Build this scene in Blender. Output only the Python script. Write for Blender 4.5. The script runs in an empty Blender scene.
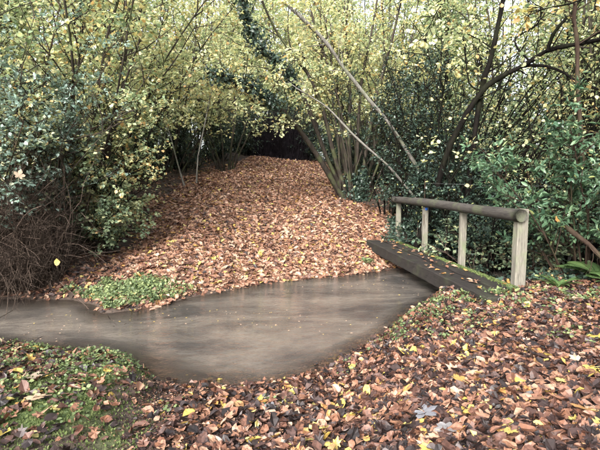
import bpy, math
import numpy as np

R = math.radians
rng = np.random.default_rng(11)
sc = bpy.context.scene
col = sc.collection

# ------------------------------------------------------------------ camera
CAM_Z, PITCH, FPX = 1.84, R(5.55), 453.0
cam = bpy.data.cameras.new('camera')
cam.sensor_width = 36.0
cam.lens = 36.0 * FPX / 600.0
cam.clip_start, cam.clip_end = 0.05, 2000.0
camo = bpy.data.objects.new('camera', cam)
camo.location = (0, 0, CAM_Z)
camo.rotation_euler = (R(90) - PITCH, 0, 0)
col.objects.link(camo)
sc.camera = camo

# ------------------------------------------------------------------ sky, sun, exposure (thin overcast)
SUN_EL, SUN_AZ = R(33), R(-158)          # azimuth from +Y towards +X
w = bpy.data.worlds.new('World'); sc.world = w; w.use_nodes = True
nt = w.node_tree; nt.nodes.clear()
sky = nt.nodes.new('ShaderNodeTexSky'); sky.sky_type = 'NISHITA'; sky.sun_disc = False
sky.sun_elevation = SUN_EL; sky.sun_rotation = SUN_AZ
sky.air_density = 1.0; sky.dust_density = 5.0; sky.ozone_density = 1.0
hs = nt.nodes.new('ShaderNodeHueSaturation'); hs.inputs['Saturation'].default_value = 0.34
bg = nt.nodes.new('ShaderNodeBackground'); bg.inputs['Strength'].default_value = 0.15
wo = nt.nodes.new('ShaderNodeOutputWorld')
nt.links.new(sky.outputs[0], hs.inputs['Color']); nt.links.new(hs.outputs[0], bg.inputs[0]); nt.links.new(bg.outputs[0], wo.inputs[0])
sl = bpy.data.lights.new('sun', 'SUN'); sl.energy = 1.5; sl.angle = R(25); sl.color = (1.0, 0.98, 0.95)
so = bpy.data.objects.new('sun', sl); col.objects.link(so)
so.rotation_euler = (R(90) - SUN_EL, 0, -SUN_AZ + math.pi)
sc.view_settings.view_transform = 'Standard'; sc.view_settings.look = 'None'
sc.view_settings.exposure = 2.3; sc.view_settings.gamma = 1.0; sc.view_settings.use_curve_mapping = False
sc.cycles.max_bounces = 7; sc.cycles.diffuse_bounces = 6; sc.cycles.glossy_bounces = 2
sc.cycles.use_adaptive_sampling = True; sc.cycles.adaptive_threshold = 0.03
sc.cycles.transmission_bounces = 4; sc.cycles.transparent_max_bounces = 6
sc.cycles.use_denoising = True
sc.cycles.caustics_reflective = False; sc.cycles.caustics_refractive = False

def at(px, py, d):
    """world point seen at photo pixel (600 wide) at distance d along +Y"""
    u, v = (px - 300) / FPX, (225 - py) / FPX
    dx, dy, dz = u, math.cos(PITCH) + v * math.sin(PITCH), -math.sin(PITCH) + v * math.cos(PITCH)
    s = d / dy
    return np.array([dx * s, d, CAM_Z + dz * s])

# ------------------------------------------------------------------ materials
def new_mat(name):
    m = bpy.data.materials.new(name); m.use_nodes = True
    m.node_tree.nodes.clear()
    return m, m.node_tree.nodes, m.node_tree.links

def ramp(nodes, stops, interp='LINEAR'):
    r = nodes.new('ShaderNodeValToRGB'); cr = r.color_ramp; cr.interpolation = interp
    while len(cr.elements) > 1: cr.elements.remove(cr.elements[-1])
    cr.elements[0].position = stops[0][0]; cr.elements[0].color = (*stops[0][1], 1)
    for p, c in stops[1:]:
        e = cr.elements.new(p); e.color = (*c, 1)
    return r

def noise(nodes, links, scale, detail=4, rough=0.55, vec=None, dist=0.0):
    n = nodes.new('ShaderNodeTexNoise'); n.inputs['Scale'].default_value = scale
    n.inputs['Detail'].default_value = detail; n.inputs['Roughness'].default_value = rough
    n.inputs['Distortion'].default_value = dist
    if vec is not None: links.new(vec, n.inputs['Vector'])
    return n

def mixc(nodes, links, fac, a, b, blend='MIX'):
    m = nodes.new('ShaderNodeMix'); m.data_type = 'RGBA'; m.blend_type = blend
    for s, v in ((m.inputs['Factor'], fac), (m.inputs[6], a), (m.inputs[7], b)):
        if hasattr(v, 'is_output'): links.new(v, s)
        elif isinstance(v, tuple): s.default_value = (*v, 1)
        else: s.default_value = v
    return m.outputs[2]

def mrange(nodes, links, val, a, b, c=0.0, d=1.0):
    m = nodes.new('ShaderNodeMapRange'); links.new(val, m.inputs[0])
    for i, v in enumerate((a, b, c, d)): m.inputs[i + 1].default_value = v
    return m.outputs[0]

def leaf_mat(name, stops, rough=0.45, trans=0.4, spec=0.4, mottle=0.25, mscale=70.0, tint=(1.0, 1.05, 0.85)):
    m, N, L = new_mat(name)
    a = N.new('ShaderNodeAttribute'); a.attribute_name = 'tone'
    r = ramp(N, stops); L.new(a.outputs['Fac'], r.inputs[0])
    tc = N.new('ShaderNodeTexCoord')
    n = noise(N, L, mscale, 3, 0.6, tc.outputs['Object'])
    f = mrange(N, L, n.outputs[0], 0.35, 0.7, 1.0 - mottle, 1.12)
    c = mixc(N, L, 1.0, r.outputs[0], f, 'MULTIPLY')
    p = N.new('ShaderNodeBsdfPrincipled'); L.new(c, p.inputs['Base Color'])
    p.inputs['Roughness'].default_value = rough; p.inputs['Specular IOR Level'].default_value = spec
    o = N.new('ShaderNodeOutputMaterial')
    if trans > 0:
        t = N.new('ShaderNodeBsdfTranslucent')
        L.new(mixc(N, L, 1.0, c, tint, 'MULTIPLY'), t.inputs[0])
        mx = N.new('ShaderNodeMixShader'); mx.inputs[0].default_value = trans
        L.new(p.outputs[0], mx.inputs[1]); L.new(t.outputs[0], mx.inputs[2]); L.new(mx.outputs[0], o.inputs[0])
    else:
        L.new(p.outputs[0], o.inputs[0])
    return m

def bark_mat(name, c1, c2, green=0.0, scale=14.0, rough=0.85):
    m, N, L = new_mat(name)
    tc = N.new('ShaderNodeTexCoord')
    mp = N.new('ShaderNodeMapping'); mp.inputs['Scale'].default_value = (1, 1, 0.25); L.new(tc.outputs['Object'], mp.inputs[0])
    n = noise(N, L, scale, 6, 0.65, mp.outputs[0]); n2 = noise(N, L, 2.3, 3, 0.5, tc.outputs['Object'])
    c = mixc(N, L, mrange(N, L, n.outputs[0], 0.3, 0.7), c1, c2)
    if green > 0:
        c = mixc(N, L, mrange(N, L, n2.outputs[0], 0.5, 0.62, 0.0, green), c, (0.09, 0.12, 0.045))
    b = N.new('ShaderNodeBump'); b.inputs['Strength'].default_value = 1.0; b.inputs['Distance'].default_value = 0.02
    L.new(n.outputs[0], b.inputs['Height'])
    p = N.new('ShaderNodeBsdfPrincipled'); L.new(c, p.inputs['Base Color']); p.inputs['Roughness'].default_value = rough; p.inputs['Specular IOR Level'].default_value = .05
    L.new(b.outputs[0], p.inputs['Normal'])
    o = N.new('ShaderNodeOutputMaterial'); L.new(p.outputs[0], o.inputs[0])
    return m

M = {}
M['yellow'] = leaf_mat('hazel_leaf', [(0, (.20, .27, .15)), (.3, (.38, .44, .25)), (.6, (.60, .60, .36)), (.85, (.70, .60, .28)), (1, (.60, .38, .17))], trans=.5)
M['green'] = leaf_mat('autumn_green_leaf', [(0, (.11, .17, .11)), (.4, (.24, .32, .20)), (.7, (.36, .42, .25)), (.92, (.58, .56, .30)), (1, (.54, .36, .17))], trans=.45)
M['grey'] = leaf_mat('grey_green_leaf', [(0, (.085, .135, .11)), (.5, (.19, .27, .22)), (.8, (.29, .37, .32)), (.95, (.44, .48, .32)), (1, (.55, .52, .28))], trans=.35, rough=.28, spec=.6)
M['dark'] = leaf_mat('evergreen_leaf', [(0, (.020, .036, .028)), (.6, (.042, .070, .050)), (.92, (.080, .12, .08)), (1, (.34, .35, .14))], trans=.15, rough=.40, spec=.4)
M['laurel'] = leaf_mat('laurel_leaf', [(0, (.040, .085, .050)), (.5, (.080, .145, .080)), (.85, (.14, .22, .12)), (1, (.32, .35, .14))], trans=.25, rough=.32, spec=.5)
M['fern'] = leaf_mat('fern_leaf', [(0, (.04, .08, .03)), (1, (.10, .16, .055))], trans=.3, rough=.4)
M['moss'] = leaf_mat('moss_leaf', [(0, (.045, .070, .022)), (.5, (.095, .125, .045)), (1, (.17, .195, .085))], trans=.3, rough=.8, spec=.1)
M['herb'] = leaf_mat('herb_leaf', [(0, (.05, .08, .035)), (.6, (.125, .165, .07)), (1, (.25, .29, .12))], trans=.35, rough=.55)
LIT = [(0, (.013, .010, .010)), (.16, (.038, .022, .020)), (.34, (.112, .052, .035)), (.50, (.210, .100, .061)), (.66, (.315, .172, .110)),
       (.80, (.39, .272, .195)), (.89, (.37, .19, .06)), (.95, (.47, .35, .085)), (1, (.50, .43, .16))]
M['litter'] = leaf_mat('fallen_leaf', LIT, trans=.12, rough=.52, spec=.4, mottle=.5, mscale=55, tint=(1.1, .8, .6))
M['maple'] = leaf_mat('pale_fallen_leaf', [(0, (.15, .15, .165)), (.5, (.26, .24, .225)), (1, (.38, .28, .185))], trans=.1, rough=.45, spec=.5, mottle=.35, mscale=30)
M['bark'] = bark_mat('grey_bark', (.015, .012, .010), (.050, .042, .034), .3)
M['pale'] = bark_mat('pale_bark', (.075, .070, .062), (.19, .18, .16), .3, 20)
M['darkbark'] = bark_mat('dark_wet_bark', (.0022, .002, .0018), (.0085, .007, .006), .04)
M['brownbark'] = bark_mat('brown_bark', (.018, .012, .009), (.042, .029, .022), .1)
M['dead'] = bark_mat('dead_twig', (.030, .023, .019), (.090, .066, .052), 0, 30)
M['gap_fill'] = bark_mat('dark_twig', (.006, .005, .006), (.016, .013, .016), 0, 20)  # near-black so the twig mass reads as the dark gap

# ------------------------------------------------------------------ mesh building
class MB:
    def __init__(s): s.V, s.F, s.T, s.n = [], [], [], 0
    def add(s, V, F, tone=0.5):
        V = np.asarray(V, float).reshape(-1, 3); F = np.asarray(F, int)
        t = np.full(len(V), tone) if np.isscalar(tone) else np.asarray(tone, float)
        s.V.append(V); s.T.append(t); s.F.append(F + s.n); s.n += len(V)
    def mesh(s, name, mat, smooth=True):
        me = bpy.data.meshes.new(name)
        V = np.concatenate(s.V); T = np.concatenate(s.T)
        me.vertices.add(len(V)); me.vertices.foreach_set('co', V.astype(np.float32).ravel())
        loops = np.concatenate([f.ravel() for f in s.F])
        tot = np.concatenate([np.full(len(f), f.shape[1]) for f in s.F])
        st = np.concatenate([[0], np.cumsum(tot)[:-1]])
        me.loops.add(len(loops)); me.loops.foreach_set('vertex_index', loops.astype(np.int32))
        me.polygons.add(len(tot)); me.polygons.foreach_set('loop_start', st.astype(np.int32))
        at_ = me.attributes.new('tone', 'FLOAT', 'POINT'); at_.data.foreach_set('value', T.astype(np.float32))
        me.materials.append(mat)
        me.update(calc_edges=True)
        me.polygons.foreach_set('use_smooth', np.full(len(tot), smooth))
        return me
    def build(s, name, mat, parent=None, smooth=True, loc=None):
        if loc is not None: s.V = [v - np.asarray(loc) for v in s.V]
        return link(name, s.mesh(name, mat, smooth), parent, loc)

def link(name, data, parent=None, loc=None):
    o = bpy.data.objects.new(name, data); col.objects.link(o)
    if parent is not None: o.parent = parent
    elif loc is not None: o.location = loc
    return o

def tag(o, label=None, cat=None, group=None, kind=None):
    for k, v in (('label', label), ('category', cat), ('group', group), ('kind', kind)):
        if v: o[k] = v
    return o

def empty(name, loc, label, cat, group=None):
    o = link(name, None, None, tuple(loc)); o.empty_display_size = .2
    return tag(o, label, cat, group)

def copy_tree(o, parent=None):
    c = o.copy(); col.objects.link(c); c.parent = parent
    for ch in o.children: copy_tree(ch, c)
    return c

def unit(a): return a / np.maximum(np.linalg.norm(a, axis=-1, keepdims=True), 1e-9)

def tubes(mb, P, rad, sides=5, cap=True):
    """P (T,n,3) poly-lines, rad (T,n)"""
    P = np.asarray(P, float); T, n, _ = P.shape; rad = np.broadcast_to(rad, (T, n))
    tan = unit(np.gradient(P, axis=1)); ov = unit(P[:, -1] - P[:, 0])
    ref = np.where(np.abs(ov[:, 2:3]) < .8, np.array([[0, 0, 1.]]), np.array([[1., 0, 0]]))
    a = unit(np.cross(tan, ref[:, None, :])); b = np.cross(tan, a)
    th = np.arange(sides) * 2 * math.pi / sides
    V = P[:, :, None, :] + rad[:, :, None, None] * (a[:, :, None, :] * np.cos(th)[:, None] + b[:, :, None, :] * np.sin(th)[:, None])
    idx = np.arange(T * n * sides).reshape(T, n, sides); nx = np.roll(idx, -1, axis=2)
    F = np.stack([idx[:, :-1], nx[:, :-1], nx[:, 1:], idx[:, 1:]], -1).reshape(-1, 4)
    mb.add(V.reshape(-1, 3), F)

DIAM = (np.array([(0, 0, 0), (.34, .42, .07), (0, 1, -.07), (-.34, .42, .07)]), np.array([(0, 1, 2), (0, 2, 3)]))
ROUND = (np.array([(0, 0, 0), (.36, .28, .07), (.38, .62, .06), (0, 1, -.08), (-.38, .62, .06), (-.36, .28, .07)]),
         np.array([(0, 1, 2, 3), (0, 3, 4, 5)]))
OVATE = (np.array([(0, 0, 0), (.24, .15, .05), (.36, .45, .10), (.24, .78, .06), (0, 1, -.05), (-.24, .78, .02), (-.36, .45, .07), (-.26, .15, .03), (0, .5, 0)]),
         np.array([(0, 1, 2, 8), (8, 2, 3, 4), (0, 8, 6, 7), (8, 4, 5, 6)]))
CURL = (np.array([(0, 0, .02), (.22, .15, .10), (.33, .5, .22), (.20, .82, .20), (0, 1, .16), (-.22, .78, .06), (-.34, .45, .03), (-.24, .15, .08), (0, .5, 0)]),
        np.array([(0, 1, 2, 8), (8, 2, 3, 4), (0, 8, 6, 7), (8, 4, 5, 6)]))
FOLD = (np.array([(0, 0, 0), (.26, .2, .16), (.28, .55, .24), (.16, .85, .14), (0, 1, .02), (-.16, .85, .12), (-.28, .55, .22), (-.24, .2, .12), (0, .5, -.02)]),
        np.array([(0, 1, 2, 8), (8, 2, 3, 4), (0, 8, 6, 7), (8, 4, 5, 6)]))
LOBED = (np.array([(0, 0, 0), (.30, .02, .05), (.42, .30, .10), (.24, .40, .02), (.34, .72, .12), (.10, .68, .02), (0, 1, .08), (-.12, .66, .0), (-.36, .70, .06), (-.24, .38, .03), (-.44, .28, .14), (-.28, .0, .04), (0, .42, .0)]),
         np.array([(12, 0, 1), (12, 1, 2), (12, 2, 3), (12, 3, 4), (12, 4, 5), (12, 5, 6), (12, 6, 7), (12, 7, 8), (12, 8, 9), (12, 9, 10), (12, 10, 11), (12, 11, 0)]))
CRUMP = (np.array([(0, 0, .05), (.20, .12, .20), (.22, .5, .05), (.26, .75, .22), (.02, .95, .10), (-.18, .82, .24), (-.26, .42, .18), (-.16, .12, .02), (.03, .45, -.03)]),
         np.array([(0, 1, 2, 8), (8, 2, 3, 4), (0, 8, 6, 7), (8, 4, 5, 6)]))
LONG = (np.array([(0, 0, 0), (.15, .2, .04), (.19, .5, .06), (.12, .82, .02), (0, 1, -.10), (-.12, .82, .02), (-.19, .5, .06), (-.15, .2, .04), (0, .5, 0)]),
        np.array([(0, 1, 2, 8), (8, 2, 3, 4), (0, 8, 6, 7), (8, 4, 5, 6)]))
BLADE = (np.array([(-.06, 0, 0), (.06, 0, 0), (0, 1, .15)]), np.array([(0, 1, 2)]))

def leaves(mb, P, D, Nn, size, tone, tmpl=ROUND, jit=0.0):
    tv, tf = tmpl; D = unit(D); S = unit(np.cross(D, Nn)); Nn = np.cross(S, D)
    size = np.broadcast_to(size, (len(P),))
    V = P[:, None, :] + size[:, None, None] * (tv[None, :, 0:1] * S[:, None] + tv[None, :, 1:2] * D[:, None] + tv[None, :, 2:3] * Nn[:, None])
    if jit: V = V + rng.normal(0, jit, V.shape) * size[:, None, None]
    k = len(tv)
    F = (np.arange(len(P))[:, None, None] * k + tf[None]).reshape(-1, tf.shape[1])
    mb.add(V.reshape(-1, 3), F, np.repeat(np.broadcast_to(tone, (len(P),)), k))

def resample(pts, n):
    pts = np.asarray(pts, float); m = len(pts)
    t = np.linspace(0, m - 1, n); i = np.clip(t.astype(int), 0, m - 2); f = (t - i)[:, None]
    p0, p1, p2, p3 = pts[np.maximum(i - 1, 0)], pts[i], pts[i + 1], pts[np.minimum(i + 2, m - 1)]
    return .5 * (2 * p1 + (p2 - p0) * f + (2 * p0 - 5 * p1 + 4 * p2 - p3) * f ** 2 + (3 * p1 - p0 - 3 * p2 + p3) * f ** 3)

def grow(starts, dirs, lens, nseg, bend=(0, 0, 0), jit=.15, r=rng):
    p = np.array(starts, float); d = unit(np.array(dirs, float)); out = [p.copy()]
    step = np.broadcast_to(lens, (len(p),))[:, None] / nseg; bend = np.asarray(bend, float)
    for _ in range(nseg):
        d = unit(d + r.normal(0, jit, d.shape) + bend); p = p + d * step; out.append(p.copy())
    return np.stack(out, 1)

def sprout(P, count, t0, t1, ang, r=rng, flat=0.0):
    """count children per line of P: (position, direction, parent parameter)"""
    T, n, _ = P.shape
    par = np.repeat(np.arange(T), count); t = r.uniform(t0, t1, len(par)) * (n - 1)
    i = np.clip(t.astype(int), 0, n - 2); f = (t - i)[:, None]
    pos = P[par, i] * (1 - f) + P[par, i + 1] * f
    tan = unit(P[par, i + 1] - P[par, i])
    rv = r.normal(0, 1, tan.shape); rv[:, 2] *= (1 - flat)
    perp = unit(rv - (rv * tan).sum(1, keepdims=True) * tan)
    a = r.uniform(ang[0], ang[1], len(par))[:, None]
    return pos, tan * np.cos(a) + perp * np.sin(a), t / (n - 1)

def plant(name, label, cat, stems, leafmat, barkmat, group=None, base=None, seed=1, nb=8, bt=(.3, 1), blen=.8, nt=5, tlen=.35, nl=10,
          lsize=.07, tmpl=ROUND, tone=(.5, .2), bend=(0, 0, .02), droop=.25, ang=(.5, 1.1), stem_name='stem', sides=6, n=10, tdown=-.03,
          twig_r=.004, flat=.5, clip=None, kinds=None):
    """stems: list of (points, r0, r1). A thing with each stem, its twigs and its crown as parts."""
    r = np.random.default_rng(seed)
    base = np.asarray(stems[0][0][0] if base is None else base, float)
    root = empty(name, base, label, cat, group)
    lines, rads = [], []
    for pts, r0, r1 in stems:
        p = resample(pts, n); rad = np.linspace(r0, r1, n) * (1 + r.normal(0, .09, n))
        rad[0] *= 1.25
        p[1:-1] += r.normal(0, 1, (n - 2, 3)) * min(r0, .05) * .12
        mb = MB(); tubes(mb, p[None], rad[None], sides); mb.V = [v - base for v in mb.V]
        o = link(stem_name, mb.mesh(stem_name, barkmat), root)
        lines.append(p); rads.append(rad)
    S = np.stack(lines)
    slen = np.linalg.norm(np.diff(S, axis=1), axis=2).sum(1)
    pos, d, t = sprout(S, nb, bt[0], bt[1], ang, r, flat * .5)
    bl = blen * r.uniform(.5, 1.3, len(pos)) * np.repeat(np.clip(slen / slen.mean(), .5, 1.5), nb) * (1.25 - .6 * t)
    B = grow(pos, d, bl, 5, bend, .13, r)
    tw = MB(); br = np.linspace(1, .35, 6)[None] * (twig_r * 1.0 + .010 * bl[:, None]); tubes(tw, B, br, 4)
    pos2, d2, _ = sprout(B, nt, .2, 1.0, (.4, 1.0), r, flat)
    tl = tlen * r.uniform(.5, 1.3, len(pos2))
    W = grow(pos2, d2, tl, 3, (0, 0, tdown), .12, r)
    tubes(tw, W, np.linspace(1, .4, 4)[None] * twig_r * np.ones((len(W), 1)), 3)
    tw.V = [v - base for v in tw.V]
    tag(link('twigs', tw.mesh('twigs', barkmat), root), kind='stuff')
    if nl:
        lp, ld, _ = sprout(W, nl, .1, 1.0, (.5, 1.2), r, .7)
        ld[:, 2] -= droop * r.uniform(.2, 1.6, len(ld))
        nn = r.normal(0, .45, lp.shape) + np.array([0, 0, 1.0])
        btone = np.repeat(np.repeat(r.normal(0, .5, len(B)), nt), nl)
        tn = np.clip(tone[0] + tone[1] * (btone + r.normal(0, 1, len(lp))), 0, 1)
        if clip is not None:
            k = clip(lp); lp, ld, nn, tn = lp[k], ld[k], nn[k], tn[k]
        lv = MB(); leaves(lv, lp, ld, nn, lsize * r.uniform(.55, 1.25, len(lp)), tn, tmpl); lv.V = [v - base for v in lv.V]
        link('crown', lv.mesh('crown', leafmat), root)
    return root

# ------------------------------------------------------------------ terrain
NX = [-60, -20, -8, -3.4, -2.4, -1.75, -1.4, -1.0, -.34, .28, .78, 1.25, 1.71, 2.16, 3.5, 6, 10, 20, 60]
NY = [8, 6.6, 5.5, 4.85, 4.6, 4.38, 4.12, 3.98, 3.9, 4.25, 5.0, 5.75, 6.4, 6.95, 7.6, 8.3, 9.2, 11, 15]
FX = [-60, -20, -8, -4.2, -3.4, -2.75, -2.2, -1.74, -.54, 1.17, 2.1, 4, 6, 10, 20, 60]
FY = [12, 9.5, 7.5, 6.9, 6.85, 6.2, 6.3, 7.1, 8.15, 8.85, 9.5, 10.5, 11.2, 12.3, 14.5, 20]
PYL = [7.0, 8.5, 12, 16, 20, 23.6, 27, 30]; PL = [-2.3, -3.2, -3.9, -4.4, -4.2, -3.6, -2.4, -1.8]
PYR = [7.0, 8.8, 11, 14.8, 16.4, 20, 23.6, 27, 30]; PR = [1.5, 1.7, 2.2, 2.8, 1.5, 1.5, 1.3, 1.1, .9]

def sm(t): t = np.clip(t, 0, 1); return t * t * (3 - 2 * t)
def fbm(x, y, f=1.0, o=4, s=0.0):
    v = 0; a = 1.0
    for k in range(o):
        c, q = math.cos(k * 1.7 + s), math.sin(k * 1.7 + s)
        u, w_ = f * (c * x - q * y), f * (q * x + c * y)
        v = v + a * np.sin(u + 1.3 * np.sin(w_ * .7 + k) + s) * np.cos(w_ * 1.1 + .8 * np.sin(u * .6) + 2 * k)
        a *= .5; f *= 2.1
    return v
def G(x, y):
    x = np.asarray(x, float); y = np.asarray(y, float)
    wob = .10 * fbm(x, y, 2.2, 3, .4)
    sn = np.interp(x, NX, NY) - y + wob; sf = y - np.interp(x, FX, FY) + wob
    hb = np.interp(x, [-6, -2, -1.5, -1.15, 0, .5, 1.2, 2.2, 8], [.16, .15, .15, .05, .04, .08, .20, .25, .4])
    wd = np.interp(x, [-3, -1.4, -1.1, .3, 1, 3], [.35, .30, 1.2, 1.2, .8, .7])
    near = hb * sm(sn / wd) + .055 * np.maximum(sn, 0) + .02 * sm(sn / .2)
    up = np.maximum(sf, 0)
    far = .158 * np.minimum(up, 20) + .02 * np.maximum(up - 20, 0) + .03 * sm(sf / .2)
    # banks either side of the path
    side = np.maximum(np.interp(y, PYL, PL) - .4 - x, 0) * sm(sf / 1.2) + np.maximum(x - np.interp(y, PYR, PR) - .6, 0) * sm(sf / 1.5)
    far = far + .10 * np.minimum(side, 8) + .22 * sm(side / 1.2) * sm(sf / 1.0)
    inside = np.minimum(-sn, -sf)
    bed = -.012 - .26 * sm(inside / 1.5)
    h = np.where(inside > 0, bed, np.where(sn > 0, near, far))
    h = h + .13 * np.exp(-(((x - 2.78) / .38) ** 2 + ((y - 5.5) / .32) ** 2))
    bump = .018 * fbm(x, y, 3.1, 4, 1.1) + .05 * fbm(x, y, .7, 2, 2.0) * sm(np.maximum(sn, sf) / 2.0)
    return h + bump * np.where(inside > 0, .3, 1.0)
def gpt(x, y, dz=0.0): return np.array([x, y, float(G(x, y)) + dz])
def gnormal(x, y, e=.04):
    return unit(np.stack([-(G(x + e, y) - G(x - e, y)) / (2 * e), -(G(x, y + e) - G(x, y - e)) / (2 * e), np.ones_like(x)], -1))
def on_path(x, y): return (y > np.interp(x, FX, FY) + .1) & (x > np.interp(y, PYL, PL)) & (x < np.interp(y, PYR, PR)) & (y < 30)
def in_water(x, y): return G(x, y) < .0

def axis(a, b, step, far, grow_=1.16):
    c = list(np.arange(a, b + 1e-6, step)); s = step
    lo, hi = [], []; p, q = c[0], c[-1]
    while p > -far or q < far:
        s *= grow_; p -= s; q += s; lo.append(p); hi.append(q)
    return np.array(lo[::-1] + c + hi)
gx = axis(-5.0, 5.0, .055, 420); gy = axis(1.2, 13.0, .055, 420)
X, Y = np.meshgrid(gx, gy); Z = G(X, Y)
Vg = np.stack([X, Y, Z], -1).reshape(-1, 3); nxg = len(gx)
ii = np.arange(len(Vg)).reshape(X.shape)
Fg = np.stack([ii[:-1, :-1], ii[:-1, 1:], ii[1:, 1:], ii[1:, :-1]], -1).reshape(-1, 4)
fc = Vg[Fg].mean(1); pm = on_path(fc[:, 0], fc[:, 1])

def soil_mat(name, path=False):
    m, N, L = new_mat(name)
    tc = N.new('ShaderNodeTexCoord'); O = tc.outputs['Object']
    n1 = noise(N, L, 1.6, 5, .6, O); n2 = noise(N, L, 24, 5, .65, O); n3 = noise(N, L, 90, 3, .6, O)
    c = mixc(N, L, mrange(N, L, n2.outputs[0], .35, .68), (.022, .016, .013), (.062, .044, .034))
    c = mixc(N, L, mrange(N, L, n3.outputs[0], .55, .7, 0, .7), c, (.11, .08, .06))
    if path: c = mixc(N, L, mrange(N, L, n1.outputs[0], .3, .7, .3, .8), c, (.15, .078, .052))
    else:
        a = N.new('ShaderNodeAttribute'); a.attribute_name = 'tone'
        g = mixc(N, L, mrange(N, L, n2.outputs[0], .3, .7), (.035, .060, .018), (.085, .115, .035))
        ad = N.new('ShaderNodeMath'); ad.operation = 'ADD'; L.new(a.outputs['Fac'], ad.inputs[0])
        L.new(mrange(N, L, n1.outputs[0], .3, .7, -.25, .25), ad.inputs[1])
        c = mixc(N, L, mrange(N, L, ad.outputs[0], .45, .75, 0, .85), c, g)
    b = N.new('ShaderNodeBump'); b.inputs['Strength'].default_value = .7; b.inputs['Distance'].default_value = .02
    L.new(n2.outputs[0], b.inputs['Height'])
    p = N.new('ShaderNodeBsdfPrincipled'); L.new(c, p.inputs['Base Color']); L.new(b.outputs[0], p.inputs['Normal'])
    p.inputs['Roughness'].default_value = .75; p.inputs['Specular IOR Level'].default_value = .25
    o = N.new('ShaderNodeOutputMaterial'); L.new(p.outputs[0], o.inputs[0])
    return m
def moss_mask(x, y):
    left = np.exp(-(((x + 1.75) / .55) ** 2 + ((y - 3.3) / 1.0) ** 2) * 1.0) + .55 * np.exp(-(((x + 2.5) / .9) ** 2 + ((y - 4.6) / .6) ** 2))
    return np.clip(left + .25 * fbm(x, y, 3.3, 3, 3.0) * (left > .15), 0, 1)
gm = MB(); gm.add(Vg, Fg[~pm], moss_mask(Vg[:, 0], Vg[:, 1])); tag(gm.build('ground', soil_mat('soil')), kind='structure')
gp = MB(); gp.add(Vg, Fg[pm]); po = gp.build('path', soil_mat('path_soil', True)); tag(po, 'woodland path buried under fallen brown leaves', kind='structure')

# ------------------------------------------------------------------ stream
wx = axis(-5.0, 5.0, .08, 60, 1.2); wy = np.arange(2.6, 22, .08)
X, Y = np.meshgrid(wx, wy); dep = -G(X, Y)
Vw = np.stack([X, Y, np.zeros_like(X)], -1).reshape(-1, 3); ii = np.arange(len(Vw)).reshape(X.shape)
Fw = np.stack([ii[:-1, :-1], ii[:-1, 1:], ii[1:, 1:], ii[1:, :-1]], -1).reshape(-1, 4)
keep = (dep.ravel()[Fw] > -.08).any(1)
used = np.unique(Fw[keep]); remap = np.zeros(len(Vw), int); remap[used] = np.arange(len(used))
m, N, L = new_mat('muddy_water')
tc = N.new('ShaderNodeTexCoord'); a = N.new('ShaderNodeAttribute'); a.attribute_name = 'tone'
mp = N.new('ShaderNodeMapping'); mp.inputs['Rotation'].default_value = (0, 0, R(-25)); mp.inputs['Scale'].default_value = (.6, 1.1, 1); L.new(tc.outputs['Object'], mp.inputs[0])
n1 = noise(N, L, .9, 8, .68, mp.outputs[0], .5); n2 = noise(N, L, 5.0, 6, .7, mp.outputs[0], .4)
c = mixc(N, L, mrange(N, L, n1.outputs[0], .40, .60), (.038, .036, .034), (.135, .117, .098))
c = mixc(N, L, mrange(N, L, n2.outputs[0], .45, .72, 0, .38), c, (.045, .041, .038))
n3 = noise(N, L, 38, 4, .7, mp.outputs[0], .3); c = mixc(N, L, mrange(N, L, n3.outputs[0], .38, .62, .28, 0), c, (.04, .036, .033))
df = N.new('ShaderNodeBsdfDiffuse'); L.new(c, df.inputs[0])
tr = N.new('ShaderNodeBsdfTransparent'); tr.inputs[0].default_value = (.80, .72, .60, 1)
m1 = N.new('ShaderNodeMixShader'); L.new(mrange(N, L, a.outputs['Fac'], .0, .10, .12, .98), m1.inputs[0]); L.new(tr.outputs[0], m1.inputs[1]); L.new(df.outputs[0], m1.inputs[2])
mp2 = N.new('ShaderNodeMapping'); mp2.inputs['Rotation'].default_value = (0, 0, R(20)); mp2.inputs['Scale'].default_value = (1.0, 1.45, 1); L.new(tc.outputs['Object'], mp2.inputs[0])
w1 = noise(N, L, 6, 3, .5, mp2.outputs[0], .9); w2 = noise(N, L, 34, 3, .6, mp2.outputs[0], .6)
wm = N.new('ShaderNodeMath'); wm.operation = 'MULTIPLY_ADD'; L.new(w2.outputs[0], wm.inputs[0]); wm.inputs[1].default_value = .30; L.new(w1.outputs[0], wm.inputs[2])
b = N.new('ShaderNodeBump'); b.inputs['Strength'].default_value = .4; b.inputs['Distance'].default_value = .05; L.new(wm.outputs[0], b.inputs['Height'])
sx = N.new('ShaderNodeSeparateXYZ'); L.new(tc.outputs['Object'], sx.inputs[0]); rx = mrange(N, L, sx.outputs[0], -.6, 1.0, .6, 1.0); L.new(rx, b.inputs['Strength'])
gl = N.new('ShaderNodeBsdfGlossy'); gl.inputs['Roughness'].default_value = .035; L.new(b.outputs[0], gl.inputs['Normal'])
fr = N.new('ShaderNodeFresnel'); fr.inputs[0].default_value = 1.333; L.new(b.outputs[0], fr.inputs['Normal'])
m2 = N.new('ShaderNodeMixShader'); L.new(fr.outputs[0], m2.inputs[0]); L.new(m1.outputs[0], m2.inputs[1]); L.new(gl.outputs[0], m2.inputs[2])
o = N.new('ShaderNodeOutputMaterial'); L.new(m2.outputs[0], o.inputs[0])
wb = MB(); wb.add(Vw[used], remap[Fw[keep]], np.maximum(dep.ravel()[used], 0))
tag(wb.build('water', m), 'shallow muddy brown stream fording the leafy path', kind='structure')

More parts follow.
